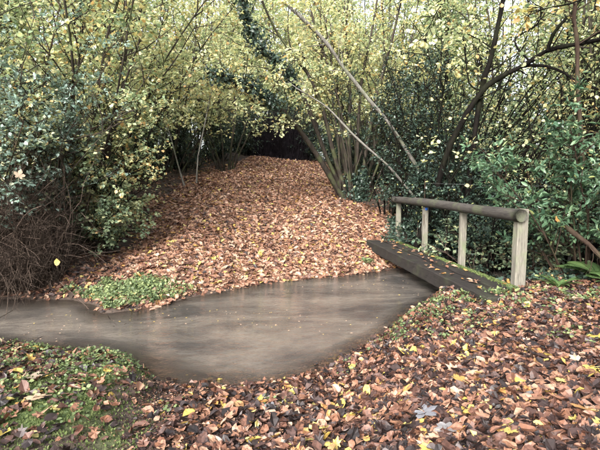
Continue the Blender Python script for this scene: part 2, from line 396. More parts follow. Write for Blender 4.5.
# ------------------------------------------------------------------ footbridge
def wood_mat(name, c1, c2, green=.5, axis_scale=(14, 1.2, 14), gcol=(.10, .135, .05), rough=.8):
    m, N, L = new_mat(name)
    tc = N.new('ShaderNodeTexCoord'); mp = N.new('ShaderNodeMapping'); mp.inputs['Scale'].default_value = axis_scale; L.new(tc.outputs['Object'], mp.inputs[0])
    n = noise(N, L, 5, 6, .65, mp.outputs[0], .6); n2 = noise(N, L, 3.2, 4, .6, tc.outputs['Object'])
    c = mixc(N, L, mrange(N, L, n.outputs[0], .32, .68), c1, c2)
    c = mixc(N, L, mrange(N, L, n2.outputs[0], .5, .66, 0, green), c, gcol)
    b = N.new('ShaderNodeBump'); b.inputs['Strength'].default_value = .6; b.inputs['Distance'].default_value = .008; L.new(n.outputs[0], b.inputs['Height'])
    p = N.new('ShaderNodeBsdfPrincipled'); L.new(c, p.inputs['Base Color']); L.new(b.outputs[0], p.inputs['Normal']); p.inputs['Roughness'].default_value = rough; p.inputs['Specular IOR Level'].default_value = .2
    o = N.new('ShaderNodeOutputMaterial'); L.new(p.outputs[0], o.inputs[0]); return m
def paint_mat(name, c, rough=.5, metal=0.0):
    m, N, L = new_mat(name); p = N.new('ShaderNodeBsdfPrincipled'); p.inputs['Base Color'].default_value = (*c, 1)
    p.inputs['Roughness'].default_value = rough; p.inputs['Metallic'].default_value = metal
    o = N.new('ShaderNodeOutputMaterial'); L.new(p.outputs[0], o.inputs[0]); return m

DECK = .42
root = empty('footbridge', (2.3, 8.2, 0), 'narrow dark timber footbridge with a log handrail over the stream', 'footbridge')
root.rotation_euler = (0, 0, R(7.2))
def bar(mb, x0, x1, y0, y1, z0, z1, ny=24, bev=.014, rough=.006, r=rng, axis_='y'):
    """bevelled, slightly uneven timber running along y (or z)"""
    cx, cz, hx, hz = (x0 + x1) / 2, (z0 + z1) / 2, (x1 - x0) / 2, (z1 - z0) / 2
    prof = np.array([(-hx + bev, -hz), (hx - bev, -hz), (hx, -hz + bev), (hx, hz - bev), (hx - bev, hz), (-hx + bev, hz), (-hx, hz - bev), (-hx, -hz + bev)])
    ys = np.concatenate([[y0], np.linspace(y0 + bev, y1 - bev, ny), [y1]]); V = []
    for k, yy in enumerate(ys):
        s = 1 - (bev / max(hx, .02)) * (k in (0, len(ys) - 1)) * .8
        q = prof * s + r.normal(0, rough, prof.shape) * .5
        V.append(np.stack([q[:, 0] + cx, np.full(8, yy), q[:, 1] + cz], -1))
    V = np.array(V); n = len(ys); idx = np.arange(n * 8).reshape(n, 8); nx = np.roll(idx, -1, 1)
    F = np.stack([idx[:-1], idx[1:], nx[1:], nx[:-1]], -1).reshape(-1, 4)
    V = V.reshape(-1, 3)
    if axis_ == 'z': V = np.stack([V[:, 0], V[:, 2], V[:, 1]], -1); F = F[:, ::-1]
    mb.add(V, F)
    e0 = idx[0]; e1 = idx[-1]
    caps = [[e0[0], e0[1], e0[2], e0[7]], [e0[7], e0[2], e0[3], e0[6]], [e0[6], e0[3], e0[4], e0[5]]]
    caps += [[e1[7], e1[2], e1[1], e1[0]], [e1[6], e1[3], e1[2], e1[7]], [e1[5], e1[4], e1[3], e1[6]]]
    caps = np.array(caps)
    if axis_ == 'z': caps = caps[:, ::-1]
    mb.F.append(caps + mb.n - len(V))
M['sleeper'] = wood_mat('dark_wet_timber', (.007, .006, .0055), (.024, .020, .018), .08)
M['rail'] = wood_mat('weathered_rail', (.018, .016, .015), (.060, .054, .048), .25)
M['post'] = wood_mat('weathered_post', (.065, .060, .049), (.165, .153, .127), .55, (14, 14, 1.2), (.10, .13, .06))
r5 = np.random.default_rng(5)
LY0, LY1 = -2.75, 2.75
for k, x0 in enumerate((-.355, .008)):
    mb = MB(); bar(mb, x0, x0 + .31, LY0 + .05 * k, LY1 - .04 * k, DECK - .22, DECK + .008 * k, 30, .018, .009, r5)
    o = mb.build('deck_beam', M['sleeper'], root, False)
postx, sp = .43, 1.62
for k in range(4):
    y = -2.15 + sp * k; wdt = .078 if k == 0 else .055
    mb = MB(); bar(mb, postx - wdt, postx + wdt, -.25, 1.465 - .10 * (k > 0), -wdt * .8, wdt * .8, 10, .012, .005, r5, 'z')
    mb.V = [v + np.array([0, y, 0]) for v in mb.V]
    p = mb.build('post', M['post'], root, False)
    if k == 2:
        d = MB(); th = np.arange(16) * math.pi / 8
        for s_, q in ((0, 0), (1, .004)):
            d.V.append(np.stack([postx + .03 * np.cos(th) - .0, np.full(16, y - wdt * .8 - .004 - q), 1.27 + .03 * np.sin(th)], -1)); d.T.append(np.full(16, .5)); d.n += 16
        q = np.arange(16); d.F.append(np.stack([q, np.roll(q, -1), np.roll(q, -1) + 16, q + 16], -1))
        d.F.append(np.array([[16, 16 + j, 17 + j] for j in range(1, 15)]))
        tag(d.build('waymark_disc', paint_mat('blue_paint', (.03, .14, .55)), p), 'small round blue waymark')
# log handrail, notched against the posts
n = 40; yy = np.linspace(-2.28, 2.86, n)
mb = MB(); th = np.arange(14) * 2 * math.pi / 14; rr = .082 + .004 * np.sin(yy * 2.1) + r5.normal(0, .0015, n)
cx = postx - .075 + .008 * np.sin(yy * 1.3); cz = 1.395 + .012 * np.sin(yy * .9 + .6)
lump = 1 + .03 * np.sin(th * 3 + .7)[None] + r5.normal(0, .012, (n, 14)) * .7
V = np.stack([cx[:, None] + rr[:, None] * lump * np.cos(th), np.broadcast_to(yy[:, None], (n, 14)), cz[:, None] + rr[:, None] * lump * np.sin(th)], -1)
idx = np.arange(n * 14).reshape(n, 14); nx = np.roll(idx, -1, 1)
mb.add(V.reshape(-1, 3), np.stack([idx[:-1], idx[1:], nx[1:], nx[:-1]], -1).reshape(-1, 4)[:, ::-1])
for e, yv in ((0, yy[0] - .008), (n - 1, yy[-1] + .008)):
    c0 = mb.n; mb.add([(cx[e], yv, cz[e])], np.zeros((0, 3), int))
    mb.F.append(np.array([[c0, idx[e][j], idx[e][(j + 1) % 14]] for j in range(14)]))
mb.build('handrail', M['rail'], root)
# moss along the far edge of the deck
mb = MB(); k = 5000; y = r5.uniform(LY0, LY1, k); x = .295 - np.abs(r5.normal(0, .045, k)); ok = fbm(x * 3, y * 2, 1.5, 3) > -.55; x, y = x[ok], y[ok]; k = len(x)
leaves(mb, np.stack([x, y, np.full(k, DECK + .003)], -1), r5.normal(0, .5, (k, 3)) + [0, 0, 1], r5.normal(0, 1, (k, 3)), r5.uniform(.015, .035, k), r5.uniform(.1, .8, k), DIAM)
tag(mb.build('moss', M['moss'], root, False), kind='stuff')

# ------------------------------------------------------------------ leaning and arching trees right of the path
def px(path, d0=None): return [at(*p) for p in path]
def foot(p, dz=-.05): return np.array([p[0], p[1], float(G(p[0], p[1])) + dz])
def stems_px(paths, r0, r1, d):
    out = []
    for i, (pth, rr0, rr1, dd) in enumerate(paths):
        n = len(pth); pts = [at(x, y, dd + (d * i / n)) for i, (x, y) in enumerate(pth)]
        out.append((pts, rr0, rr1))
    return out
def down(pts):
    """carry the lowest piece of a trunk straight on into the ground"""
    p, d = np.array(pts[0]), unit(np.array(pts[0]) - np.array(pts[min(2, len(pts) - 1)])); d = unit(d + np.array([0, 0, -.15]))
    out = []
    for _ in range(400):
        p = p + d * .05
        if p[2] < float(G(p[0], p[1])) - .06: break
    return [p, (p + np.array(pts[0])) / 2] + list(pts)
def rooted(pts): return [foot(pts[0])] + list(pts[1:])

hz = []
HB = np.array([1.85, 16.6])
for pth, r0, d1, off in [
    ([(340, 186), (320, 160), (301, 132), (284, 112), (262, 92), (236, 79), (205, 72)], .105, 12.6, (-.25, -.2)),
    ([(343, 186), (326, 155), (313, 120), (300, 90), (284, 68), (262, 48), (246, 18), (240, -30)], .085, 13.6, (-.15, .1)),
    ([(346, 186), (333, 150), (323, 110), (309, 76), (289, 50), (268, 16), (255, -25)], .08, 14.4, (-.1, -.1)),
    ([(350, 186), (341, 140), (338, 100), (326, 60), (313, 20), (305, -30)], .075, 15.5, (0, .2)),
    ([(354, 186), (349, 140), (350, 90), (346, 40), (350, -30)], .07, 16.0, (.1, -.2)),
    ([(358, 186), (358, 130), (362, 80), (372, 30), (382, -30)], .07, 16.2, (.2, .1)),
    ([(362, 187), (368, 140), (378, 90), (392, 40), (408, -30)], .075, 15.8, (.3, -.1)),
    ([(336, 187), (322, 165), (308, 142), (298, 125), (280, 110), (255, 104)], .055, 14.0, (-.35, .2)),
    ([(338, 187), (328, 160), (318, 130), (316, 95), (322, 50), (318, -20)], .055, 16.5, (-.3, .4)),
    ([(366, 188), (374, 150), (371, 110), (384, 60), (380, -20)], .055, 16.5, (.4, .2)),
    ([(352, 187), (356, 150), (344, 110), (334, 70), (345, 10), (340, -30)], .05, 16.8, (.0, .4)),
    ([(372, 188), (384, 150), (398, 110), (408, 60), (420, -10)], .05, 16.0, (.5, .1))]:
    b0 = foot((HB[0] + off[0], HB[1] + off[1])); n = len(pth)
    pts = [b0] + [at(x, y, b0[1] + (d1 - b0[1]) * (i + 1) / (n - 1)) for i, (x, y) in enumerate(pth[1:])]
    hz.append((pts, r0, r0 * .35))
rh = np.random.default_rng(35)
for k in range(12):
    b0 = foot((HB[0] + rh.uniform(-.4, .7), HB[1] + rh.uniform(-.5, .6))); d = unit(np.array([rh.uniform(-.45, .4), rh.uniform(-.3, .2), 1.])); p = [b0]
    for q in range(5): d = unit(d + rh.normal(0, .07, 3)); p.append(p[-1] + d * rh.uniform(.8, 1.5))
    hz.append((p, rh.uniform(.022, .045), .012))
hero = plant('hazel_stool', 'many-stemmed hazel arching left over the path, right of the dark gap', 'hazel tree', hz, M['yellow'], M['bark'], base=foot(HB), seed=3,
      nb=13, bt=(.5, 1), blen=1.4, nt=6, tlen=.55, nl=9, lsize=.085, tone=(.55, .2), tdown=-.05, n=18, sides=8)
# ivy sleeve on the arching stems and round the stool's foot
def ivy_on(parent, lines, count, spread, size=.06, seed=9, tone=(.35, .25), mat='dark'):
    r = np.random.default_rng(seed); mb = MB(); base = np.array(parent.location)
    for pts, t0, t1, cnt, spd in lines:
        p = resample(pts, 40); t = r.uniform(t0, t1, cnt) * 39; i = np.clip(t.astype(int), 0, 38); f = (t - i)[:, None]
        q = p[i] * (1 - f) + p[i + 1] * f; o = unit(r.normal(0, 1, q.shape)); rad = spd * r.uniform(.25, 1, cnt)[:, None] * (1 + .5 * np.sin(t * .9))[:, None]
        leaves(mb, q + o * rad, r.normal(0, .6, q.shape) + [0, 0, -.8], o + r.normal(0, .35, q.shape), size * r.uniform(.6, 1.3, cnt), np.clip(r.normal(tone[0], tone[1], cnt), 0, 1), ROUND)
    mb.V = [v - base for v in mb.V]
    o_ = link('ivy', mb.mesh('ivy', M[mat]), parent); tag(o_, 'dark ivy leaves clinging to the stems', kind='stuff'); return o_
ivy_on(hero, [(hz[1][0], .45, 1.0, 2600, .34), (hz[0][0], .55, .95, 1500, .26), (hz[6][0], 0, .15, 900, .35), (hz[4][0], 0, .12, 900, .4), (hz[10][0], .0, .1, 700, .4)], 0, 0, .085)

# pale poles leaning up to the left
def pole(name, label, path, d0, d1, r0, r1, mat, foot_xy, nb, nl, leaf='yellow', seed=1, bt=(.55, 1), blen=.9, cat='tree', **kw):
    n = len(path)
    pts = down([at(x, y, d0 + (d1 - d0) * i / (n - 1)) for i, (x, y) in enumerate(path)])
    return plant(name, label, cat, [(pts, r0, r1)], M[leaf], M[mat], seed=seed, nb=nb, bt=bt, blen=blen, nl=nl, stem_name='trunk', n=22, sides=10, **kw)
pole('leaning_tree', 'pale grey trunk leaning up to the left above the dark evergreen', [(400, 140), (388, 122), (366, 96), (345, 70), (329, 46), (306, 22), (282, 0), (250, -30)], 12.2, 10.2, .052, .036, 'pale', (3.5, 12.8), 22, 7,
     seed=21, blen=1.0, lsize=.10, tlen=.45, tone=(.55, .2))
pole('fallen_pole', 'thin pale dead pole slanting across in front of the hazel', [(404, 184), (388, 166), (370, 150), (350, 131), (330, 110), (313, 98), (296, 88)], 11.6, 10.6, .03, .018, 'pale', (3.2, 12.0), 5, 3, seed=22, blen=.5, lsize=.085, cat='dead pole')

# dark forked tree on the right and the slim brown trunk
st = []
for pth, r0, r1, d0, d1 in [
    ([(436, 190), (449, 148), (464, 118), (482, 91), (502, 76), (523, 66), (547, 51), (575, 45), (612, 36)], .068, .035, 9.6, 8.4),
    ([(468, 190), (473, 150), (478, 110), (484, 80), (491, 56), (497, 32), (503, 0), (508, -40)], .06, .042, 9.4, 9.0),
    ([(523, 66), (545, 66), (562, 72), (585, 85), (610, 92)], .03, .015, 8.9, 8.2),
    ([(482, 91), (470, 84), (466, 60), (462, 30)], .018, .01, 9.2, 9.0),
    ([(547, 51), (556, 30), (575, 8), (590, -20)], .035, .02, 8.6, 8.2),
    ([(530, 62), (515, 40), (540, 20), (538, -20)], .02, .01, 8.8, 9.0)]:
    n = len(pth); pts = [at(x, y, d0 + (d1 - d0) * i / (n - 1)) for i, (x, y) in enumerate(pth)]
    if pth[0][1] == 190: pts = down(pts)
    st.append((pts, r0, r1))
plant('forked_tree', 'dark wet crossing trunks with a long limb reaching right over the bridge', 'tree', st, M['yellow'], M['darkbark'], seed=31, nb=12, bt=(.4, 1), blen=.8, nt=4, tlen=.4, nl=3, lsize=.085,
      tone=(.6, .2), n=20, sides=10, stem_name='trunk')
pole('slim_tree', 'slim straight brown trunk rising behind the laurel at the right edge', [(585, 190), (582, 150), (580, 118), (577, 84), (578, 50), (574, 22), (575, 0), (572, -60)], 7.6, 7.6, .038, .03, 'brownbark', (4.75, 7.7), 10, 6, seed=33, bt=(.6, 1), lsize=.09)

# coppice stems fanning to the upper right
st = []; r6 = np.random.default_rng(6)
for k in range(44):
    x0 = 452 + r6.uniform(-14, 34); lean = r6.uniform(.25, 1.1); b0 = foot((3.6 + r6.uniform(-.6, 1.6), 11.0 + r6.uniform(-1.2, .8)))
    L_ = r6.uniform(4.5, 7.5); p = [b0]; d = np.array([lean * .8, -.15 + r6.normal(0, .15), 1.2]); d /= np.linalg.norm(d)
    for s_ in range(5): d = unit(d + np.array([.04, 0, -.03]) + r6.normal(0, .05, 3)); p.append(p[-1] + d * L_ / 5)
    st.append((p, r6.uniform(.012, .034), .006))
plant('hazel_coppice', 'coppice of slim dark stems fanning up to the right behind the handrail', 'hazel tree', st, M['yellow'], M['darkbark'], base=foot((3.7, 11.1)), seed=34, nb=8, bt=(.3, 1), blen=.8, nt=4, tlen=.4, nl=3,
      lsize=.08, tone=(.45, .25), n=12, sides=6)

# ------------------------------------------------------------------ shrubs
def bare_clump(label, x, y, count, h, seed, lean, mat='darkbark', leaf=1):
    r = np.random.default_rng(seed); st = []
    for k in range(count):
        b0 = foot((x + r.uniform(-.6, .6), y + r.uniform(-.5, .5))); d = unit(np.array([lean + r.normal(0, .35), r.normal(0, .2), 1.1])); p = [b0]; L_ = h * r.uniform(.6, 1.1)
        for q in range(5): d = unit(d + r.normal(0, .07, 3)); p.append(p[-1] + d * L_ / 5)
        st.append((p, r.uniform(.010, .026), .005))
    return plant('bare_coppice', label, 'hazel tree', st, M['yellow'], M[mat], base=foot((x, y)), seed=seed, nb=9, bt=(.25, 1), blen=.8, nt=4, tlen=.4, nl=leaf, lsize=.08, tone=(.6, .2), n=10, sides=5)
bare_clump('tangle of thin dark leaning stems behind the laurel', 5.4, 9.0, 44, 5.0, 36, .25)
bare_clump('tangle of thin dark stems between the evergreen and the crossing trunks', 4.6, 14.0, 26, 6.0, 37, .1)
bare_clump('thin bare grey stems in the upper left behind the grey-green shrub', -6.0, 7.6, 16, 4.6, 38, .15, 'bark')
def fan(base, count, h, spread, r0=.012, r1=.004, seed=0, lean=(0, 0), arch=.0, rad=.3):
    r = np.random.default_rng(seed); out = []
    for _ in range(count):
        a = r.uniform(0, 2 * math.pi); q = r.uniform(0, 1) ** .5
        b0 = foot((base[0] + rad * q * math.cos(a), base[1] + rad * q * math.sin(a)))
        d = unit(np.array([math.cos(a) * q * spread + lean[0], math.sin(a) * q * spread + lean[1], 1.0]))
        L_ = h * r.uniform(.65, 1.15); p = [b0]
        for s_ in range(5): d = unit(d + r.normal(0, .08, 3) + np.array([0, 0, -arch])); p.append(p[-1] + d * L_ / 5)
        out.append((p, r0 * r.uniform(.6, 1.3), r1))
    return out

# evergreen hollies right of the path
def holly(label, x, y, h, seed, spread=.35, lean=(0, 0), count=9, nb=16, tone=(.4, .25)):
    return plant('holly_tree', label, 'holly', fan((x, y), count, h, spread, .03, .01, seed, lean, 0, .35), M['dark'], M['darkbark'], 'dark evergreen hollies right of the path', base=foot((x, y)), seed=seed,
                 nb=nb, bt=(.05, 1), blen=.75, nt=6, tlen=.33, nl=9, lsize=.065, tmpl=DIAM, tone=tone, n=10)
holly('tall dark evergreen behind the far end of the handrail', 3.0, 12.6, 4.6, 41, .32)
holly('dark evergreen between the hazel stool and the leaning pale trunk', 2.9, 14.6, 4.4, 42, .3)
holly('dark evergreen behind the crossing dark trunks', 4.3, 12.4, 4.3, 43, .4)
holly('dark evergreen rising right behind the far handrail post', 3.0, 11.2, 3.2, 45, .45)
holly('dark evergreen behind the middle of the handrail', 3.45, 10.2, 2.6, 46, .5)
holly('low dark evergreen filling the gap under the handrail', 3.9, 8.9, 1.6, 44, .7, count=12)

# laurel beside the bridge
plant('laurel_bush', 'glossy broad-leaved green laurel right of the near bridge post', 'laurel', fan((4.45, 7.0), 17, 2.35, .62, .014, .006, 51, (-.12, -.1), .02, .45), M['laurel'], M['brownbark'],
      base=foot((4.45, 7.0)), seed=51, nb=11, bt=(.2, 1), blen=.5, nt=5, tlen=.25, nl=8, lsize=.105, tmpl=LONG, tone=(.45, .22), droop=.15)
plant('laurel_bush', 'second laurel bush leaning in at the right edge of the picture', 'laurel', fan((5.0, 6.4), 12, 2.2, .6, .014, .006, 52, (-.1, 0), .02, .3), M['laurel'], M['brownbark'],
      base=foot((5.0, 6.4)), seed=52, nb=8, bt=(.2, 1), blen=.45, nt=5, tlen=.25, nl=8, lsize=.10, tmpl=LONG, tone=(.5, .22), droop=.15)
plant('bramble_bush', 'loose yellow-spotted green bush behind the middle handrail posts', 'bush', fan((4.0, 8.4), 14, 1.5, .9, .009, .003, 53, (-.2, 0), .06, .5), M['green'], M['dead'], base=foot((4.0, 8.4)), seed=53,
      nb=9, bt=(.15, 1), blen=.5, nt=4, tlen=.25, nl=7, lsize=.065, tone=(.35, .3), droop=.3)
plant('ivy_bush', 'low dark ivy heap under the far end of the footbridge', 'ivy', fan((2.95, 10.7), 12, .75, 1.1, .006, .003, 54, (0, 0), .05, .5), M['dark'], M['dead'], base=foot((2.95, 10.7)), seed=54,
      nb=9, bt=(.1, 1), blen=.35, nt=4, tlen=.2, nl=8, lsize=.07, tone=(.45, .25))

# left side: grey-green shrub, yellow-green shrub, tall yellow hazel
plant('privet_shrub', 'grey-green glossy shrub above the heap of dead brambles at the left', 'shrub', fan((-5.35, 8.3), 24, 3.3, .42, .014, .005, 61, (.06, -.02), .01, .7), M['grey'], M['brownbark'], base=foot((-5.35, 8.3)), seed=61,
      nb=16, bt=(.15, 1), blen=.65, nt=6, tlen=.32, nl=9, lsize=.07, tmpl=DIAM, tone=(.5, .25))
plant('privet_shrub', 'taller grey-green shrub at the left edge behind the bramble heap', 'shrub', fan((-5.9, 7.4), 18, 4.6, .36, .02, .006, 62, (.05, 0), .01, .6), M['grey'], M['brownbark'], base=foot((-5.9, 7.4)), seed=62,
      nb=16, bt=(.2, 1), blen=.7, nt=6, tlen=.32, nl=8, lsize=.065, tmpl=ROUND, tone=(.6, .25))
plant('spindle_bush', 'yellow-green leafy bush spilling toward the path, left of it', 'bush', fan((-5.15, 9.5), 28, 3.0, .5, .012, .004, 63, (.06, -.05), .015, .8), M['green'], M['darkbark'], base=foot((-5.15, 9.5)), seed=63,
      nb=15, bt=(.1, 1), blen=.6, nt=6, tlen=.32, nl=9, lsize=.066, tone=(.76, .18))
plant('spindle_bush', 'green bush beside the left edge of the path, halfway up', 'bush', fan((-6.4, 12.0), 22, 3.0, .5, .012, .004, 64, (.03, -.05), .015, .8), M['green'], M['darkbark'], base=foot((-6.4, 12.0)), seed=64,
      nb=14, bt=(.08, 1), blen=.6, nt=6, tlen=.32, nl=8, lsize=.075, tone=(.58, .22))
plant('low_shrub', 'low leafy green shrub at the path edge below the yellow-green bush', 'shrub', fan((-4.45, 8.8), 18, 1.35, .7, .007, .003, 65, (.03, -.03), .03, .7), M['green'], M['darkbark'], base=foot((-4.45, 8.8)), seed=65,
      nb=12, bt=(.08, 1), blen=.4, nt=5, tlen=.24, nl=9, lsize=.058, tone=(.45, .28))
st = fan((-5.2, 10.4), 11, 6.5, .33, .045, .012, 66, (.16, -.06), .012, .5)
plant('hazel_tree', 'tall hazel with bright yellow leaves overhanging from the left', 'hazel tree', st, M['yellow'], M['bark'], base=foot((-5.2, 10.4)), seed=66, nb=16, bt=(.3, 1), blen=1.3, nt=6, tlen=.5, nl=7,
      lsize=.09, tone=(.50, .27), n=14)

for k, (x, y, h, ln, cnt_, lb) in enumerate([(-6.2, 14.2, 7.5, (.30, -.05), 10, 'yellow-leaved hazel leaning in from the left over the middle of the path'), (-5.6, 19.5, 7.5, (.26, -.1), 9, 'yellow-leaved hazel leaning in from the left over the far path'),
                                             (3.6, 21.5, 8.0, (-.26, -.1), 9, 'yellow-leaved hazel leaning in from the right over the far path')]):
    plant('hazel_tree', lb, 'hazel tree', fan((x, y), cnt_, h, .3, .045, .012, 140 + k, ln, .015, .5), M['yellow'], M['bark'], base=foot((x, y)), seed=140 + k, nb=16, bt=(.3, 1), blen=1.4, nt=6, tlen=.5, nl=9, lsize=.095, tone=(.55, .18), n=14)
# ------------------------------------------------------------------ trees further back: four prototypes, copied
FLAT = np.array([0., 0, 0])
def proto_stems(count, h, spread, r0, seed, rad=.5, wig=.06):
    r = np.random.default_rng(seed); out = []
    for _ in range(count):
        a = r.uniform(0, 2 * math.pi); q = r.uniform(.2, 1); b0 = np.array([rad * q * math.cos(a), rad * q * math.sin(a), -.3])
        d = unit(np.array([math.cos(a) * q * spread, math.sin(a) * q * spread, 1.0])); L_ = h * r.uniform(.7, 1.1); p = [b0]
        for s_ in range(6): d = unit(d + r.normal(0, wig, 3)); p.append(p[-1] + d * L_ / 6)
        out.append((p, r0 * r.uniform(.6, 1.3), .012))
    return out
PT = {}
PT['hazel'] = [plant('background_hazel', 'x', 'hazel tree', proto_stems(9, 8.5, .35, .05, 71), M['yellow'], M['bark'], base=FLAT, seed=71, nb=14, bt=(.22, 1), blen=1.5, nt=7, tlen=.6, nl=13, lsize=.095, tone=(.56, .24)),
               plant('background_hazel', 'x', 'hazel tree', proto_stems(7, 9.5, .28, .06, 72), M['yellow'], M['bark'], base=FLAT, seed=72, nb=16, bt=(.25, 1), blen=1.6, nt=7, tlen=.6, nl=13, lsize=.095, tone=(.34, .24))]
PT['green'] = [plant('background_tree', 'x', 'tree', proto_stems(3, 11, .16, .085, 73, .2, .04), M['green'], M['darkbark'], base=FLAT, seed=73, nb=36, bt=(.2, 1), blen=1.9, nt=7, tlen=.7, nl=8, lsize=.12, tone=(.6, .2))]
PT['shrub'] = [plant('understorey_shrub', 'x', 'shrub', proto_stems(16, 2.9, .6, .02, 74, .7), M['green'], M['darkbark'], base=FLAT, seed=74, nb=13, bt=(.08, 1), blen=.75, nt=6, tlen=.4, nl=8, lsize=.09, tone=(.48, .25)),
               plant('understorey_shrub', 'x', 'shrub', proto_stems(14, 2.6, .7, .02, 75, .7), M['dark'], M['darkbark'], base=FLAT, seed=75, nb=13, bt=(.05, 1), blen=.75, nt=6, tlen=.4, nl=9, lsize=.085, tmpl=DIAM, tone=(.5, .25))]
first = {}
def place(kind, var, x, y, s, rot, label, group):
    p = PT[kind][var]
    o = copy_tree(p)
    o.location = (x, y, float(G(x, y)) - .05); o.rotation_euler = (0, 0, rot); o.scale = (s, s, s)
    tag(o, label, None, group); return o
r7 = np.random.default_rng(77)
lab = {'hazel': {'l': 'slender yellow-leaved hazel in the wood left of the path', 'r': 'slender yellow-leaved hazel in the wood behind the footbridge', 'c': 'yellow-leaved hazel beyond the dark end of the path'},
       'green': {'l': 'tall dark-stemmed green tree in the wood left of the path', 'r': 'tall dark-stemmed green tree in the wood right of the path', 'c': 'tall green tree beyond the dark end of the path'},
       'shrub': {'l': 'leafy understorey shrub in the wood left of the path', 'r': 'leafy understorey shrub in the wood right of the path', 'c': 'leafy understorey shrub beyond the end of the path'}}
grp = {'hazel': 'hazels in the background wood', 'green': 'tall trees in the background wood', 'shrub': 'shrubs under the background trees'}
BACK = []
def put(kind, var, x, y, s):
    z = 'l' if x < np.interp(y, PYL, PL) else ('r' if x > np.interp(y, PYR, PR) else 'c')
    if y > 29: z = 'c'
    BACK.append((kind, z, x / y, place(kind, var, x, y, s, r7.uniform(0, 6.28), lab[kind][z], grp[kind])))
for x, y, v, s in [(-6.6, 14.5, 0, .95), (-6.0, 19, 1, .95), (-8.5, 12, 1, 1.05), (-9.5, 18, 0, 1.1), (-5.6, 24, 0, 1), (-10, 24, 1, 1.1), (-3.8, 30, 1, 1), (0.8, 31, 0, 1), (4.2, 20.5, 1, .9), (4.0, 25.5, 1, 1), (7.2, 17, 1, 1.05),
                   (7.0, 23, 1, 1.1), (8.2, 12.5, 1, 1.0), (11, 18, 1, 1.2), (10.5, 13.5, 1, 1.1), (-13, 15.5, 0, 1.2), (-14, 22, 1, 1.2), (12, 25, 1, 1.3), (-7.5, 32, 0, 1.2), (5, 33, 1, 1.2), (-12, 31, 0, 1.3), (10.5, 34, 0, 1.3), (-1.6, 36, 0, 1.3), (7.5, 10, 1, .9),
                   (-4.6, 33, 1, 1.35), (2.2, 30.5, 1, 1.2), (-.8, 32.5, 1, 1.3), (-1, 38, 0, 1.75), (3.2, 39, 0, 1.75), (-5, 40, 0, 1.75), (1, 46, 1, 2.0), (-6, 47, 0, 2.0), (7, 47, 0, 2.0), (10, 40, 1, 1.8), (-11, 42, 0, 1.9), (-2.5, 42, 1, 1.7), (6, 42, 0, 1.5), (-8, 41, 0, 1.5), (14, 40, 1, 1.6), (-16, 38, 1, 1.6), (18, 30, 0, 1.5), (-20, 28, 0, 1.5)]:
    put('hazel', v, x, y, s)
for x, y, s in [(-7.6, 16.5, .9), (-11.5, 20, 1), (6, 19.5, .9), (9.2, 15.5, .95), (-5, 34, 1.1), (2.6, 36, 1.1), (15, 21, 1.1), (-17, 18, 1.1), (9, 29, 1.1), (-10, 28, 1.1)]: put('green', 0, x, y, s)
# unseen trees added beside and behind the viewer to shade the ford
for kd_, v, x, y, s in [('hazel', 0, -9.0, 4.8, 1.0), ('hazel', 1, 6.8, 3.0, 1.15), ('hazel', 0, 3.6, -4.2, 1.2), ('green', 0, 8, -2.5, 1.0)]:
    BACK.append((kd_, 'n', x / 9, place(kd_, v, x, y, s, r7.uniform(0, 6.28), {'hazel': f'hazel added out of frame {"beside" if y > 0 else "behind"} the viewer, on the {"left" if x < 0 else "right"}', 'green': 'tall tree added out of frame behind the viewer'}[kd_], grp[kd_])))
for x, y, v, s in [(-6.5, 14.2, 0, .9), (-6.2, 17, 1, .8), (-5.2, 20.5, 1, .85), (-4.6, 24, 1, .9), (-3.9, 27.2, 1, 1.0), (2.9, 19, 1, .85), (2.6, 23, 1, .9), (2.6, 27.3, 1, 1.1), (0.9, 28.4, 1, 1.1), (-1.0, 30.4, 1, 1.5), (-3.0, 28.8, 1, 1.1), (-2.2, 31, 1, 1.3), (-7.6, 13, 0, 1), (-8.2, 17, 0, 1.1),
                   (-8, 22, 0, 1.1), (-7, 27.5, 0, 1.2), (5.2, 14.6, 1, 1), (6.0, 12.2, 0, .95), (5.5, 17.5, 0, 1.1), (6.3, 22, 0, 1.1), (5.4, 27.5, 0, 1.2), (7.6, 9.2, 0, .9), (8.2, 14.5, 0, 1.1), (-6.9, 9.6, 0, .95), (-9.6, 14.5, 0, 1.1),
                   (9, 19, 0, 1.2), (-11.5, 18, 0, 1.2), (9, 25, 0, 1.3), (-11, 25, 0, 1.3), (0, 34, 0, 1.4), (-5.5, 37, 0, 1.5), (5, 38, 0, 1.5), (11, 12, 0, 1.1), (6.4, 7.4, 1, .8)]:
    put('shrub', v, x, y, s)
ORD = ['first', 'second', 'third', 'fourth', 'fifth', 'sixth', 'seventh', 'eighth', 'ninth', 'tenth', 'eleventh', 'twelfth', 'thirteenth', 'fourteenth', 'fifteenth', 'sixteenth', 'seventeenth', 'eighteenth', 'nineteenth', 'twentieth', 'twenty-first', 'twenty-second', 'twenty-third', 'twenty-fourth', 'twenty-fifth', 'twenty-sixth', 'twenty-seventh', 'twenty-eighth', 'twenty-ninth', 'thirtieth']
for kd in lab:
    for z in 'lrc':
        for i, b_ in enumerate(sorted([b_ for b_ in BACK if b_[0] == kd and b_[1] == z], key=lambda b_: b_[2])):
            b_[3]['label'] = lab[kd][z] + ', ' + ORD[i] + ' from the left'
for pl in PT.values():
    for p in pl:
        for ch in list(p.children): bpy.data.objects.remove(ch)
        bpy.data.objects.remove(p)

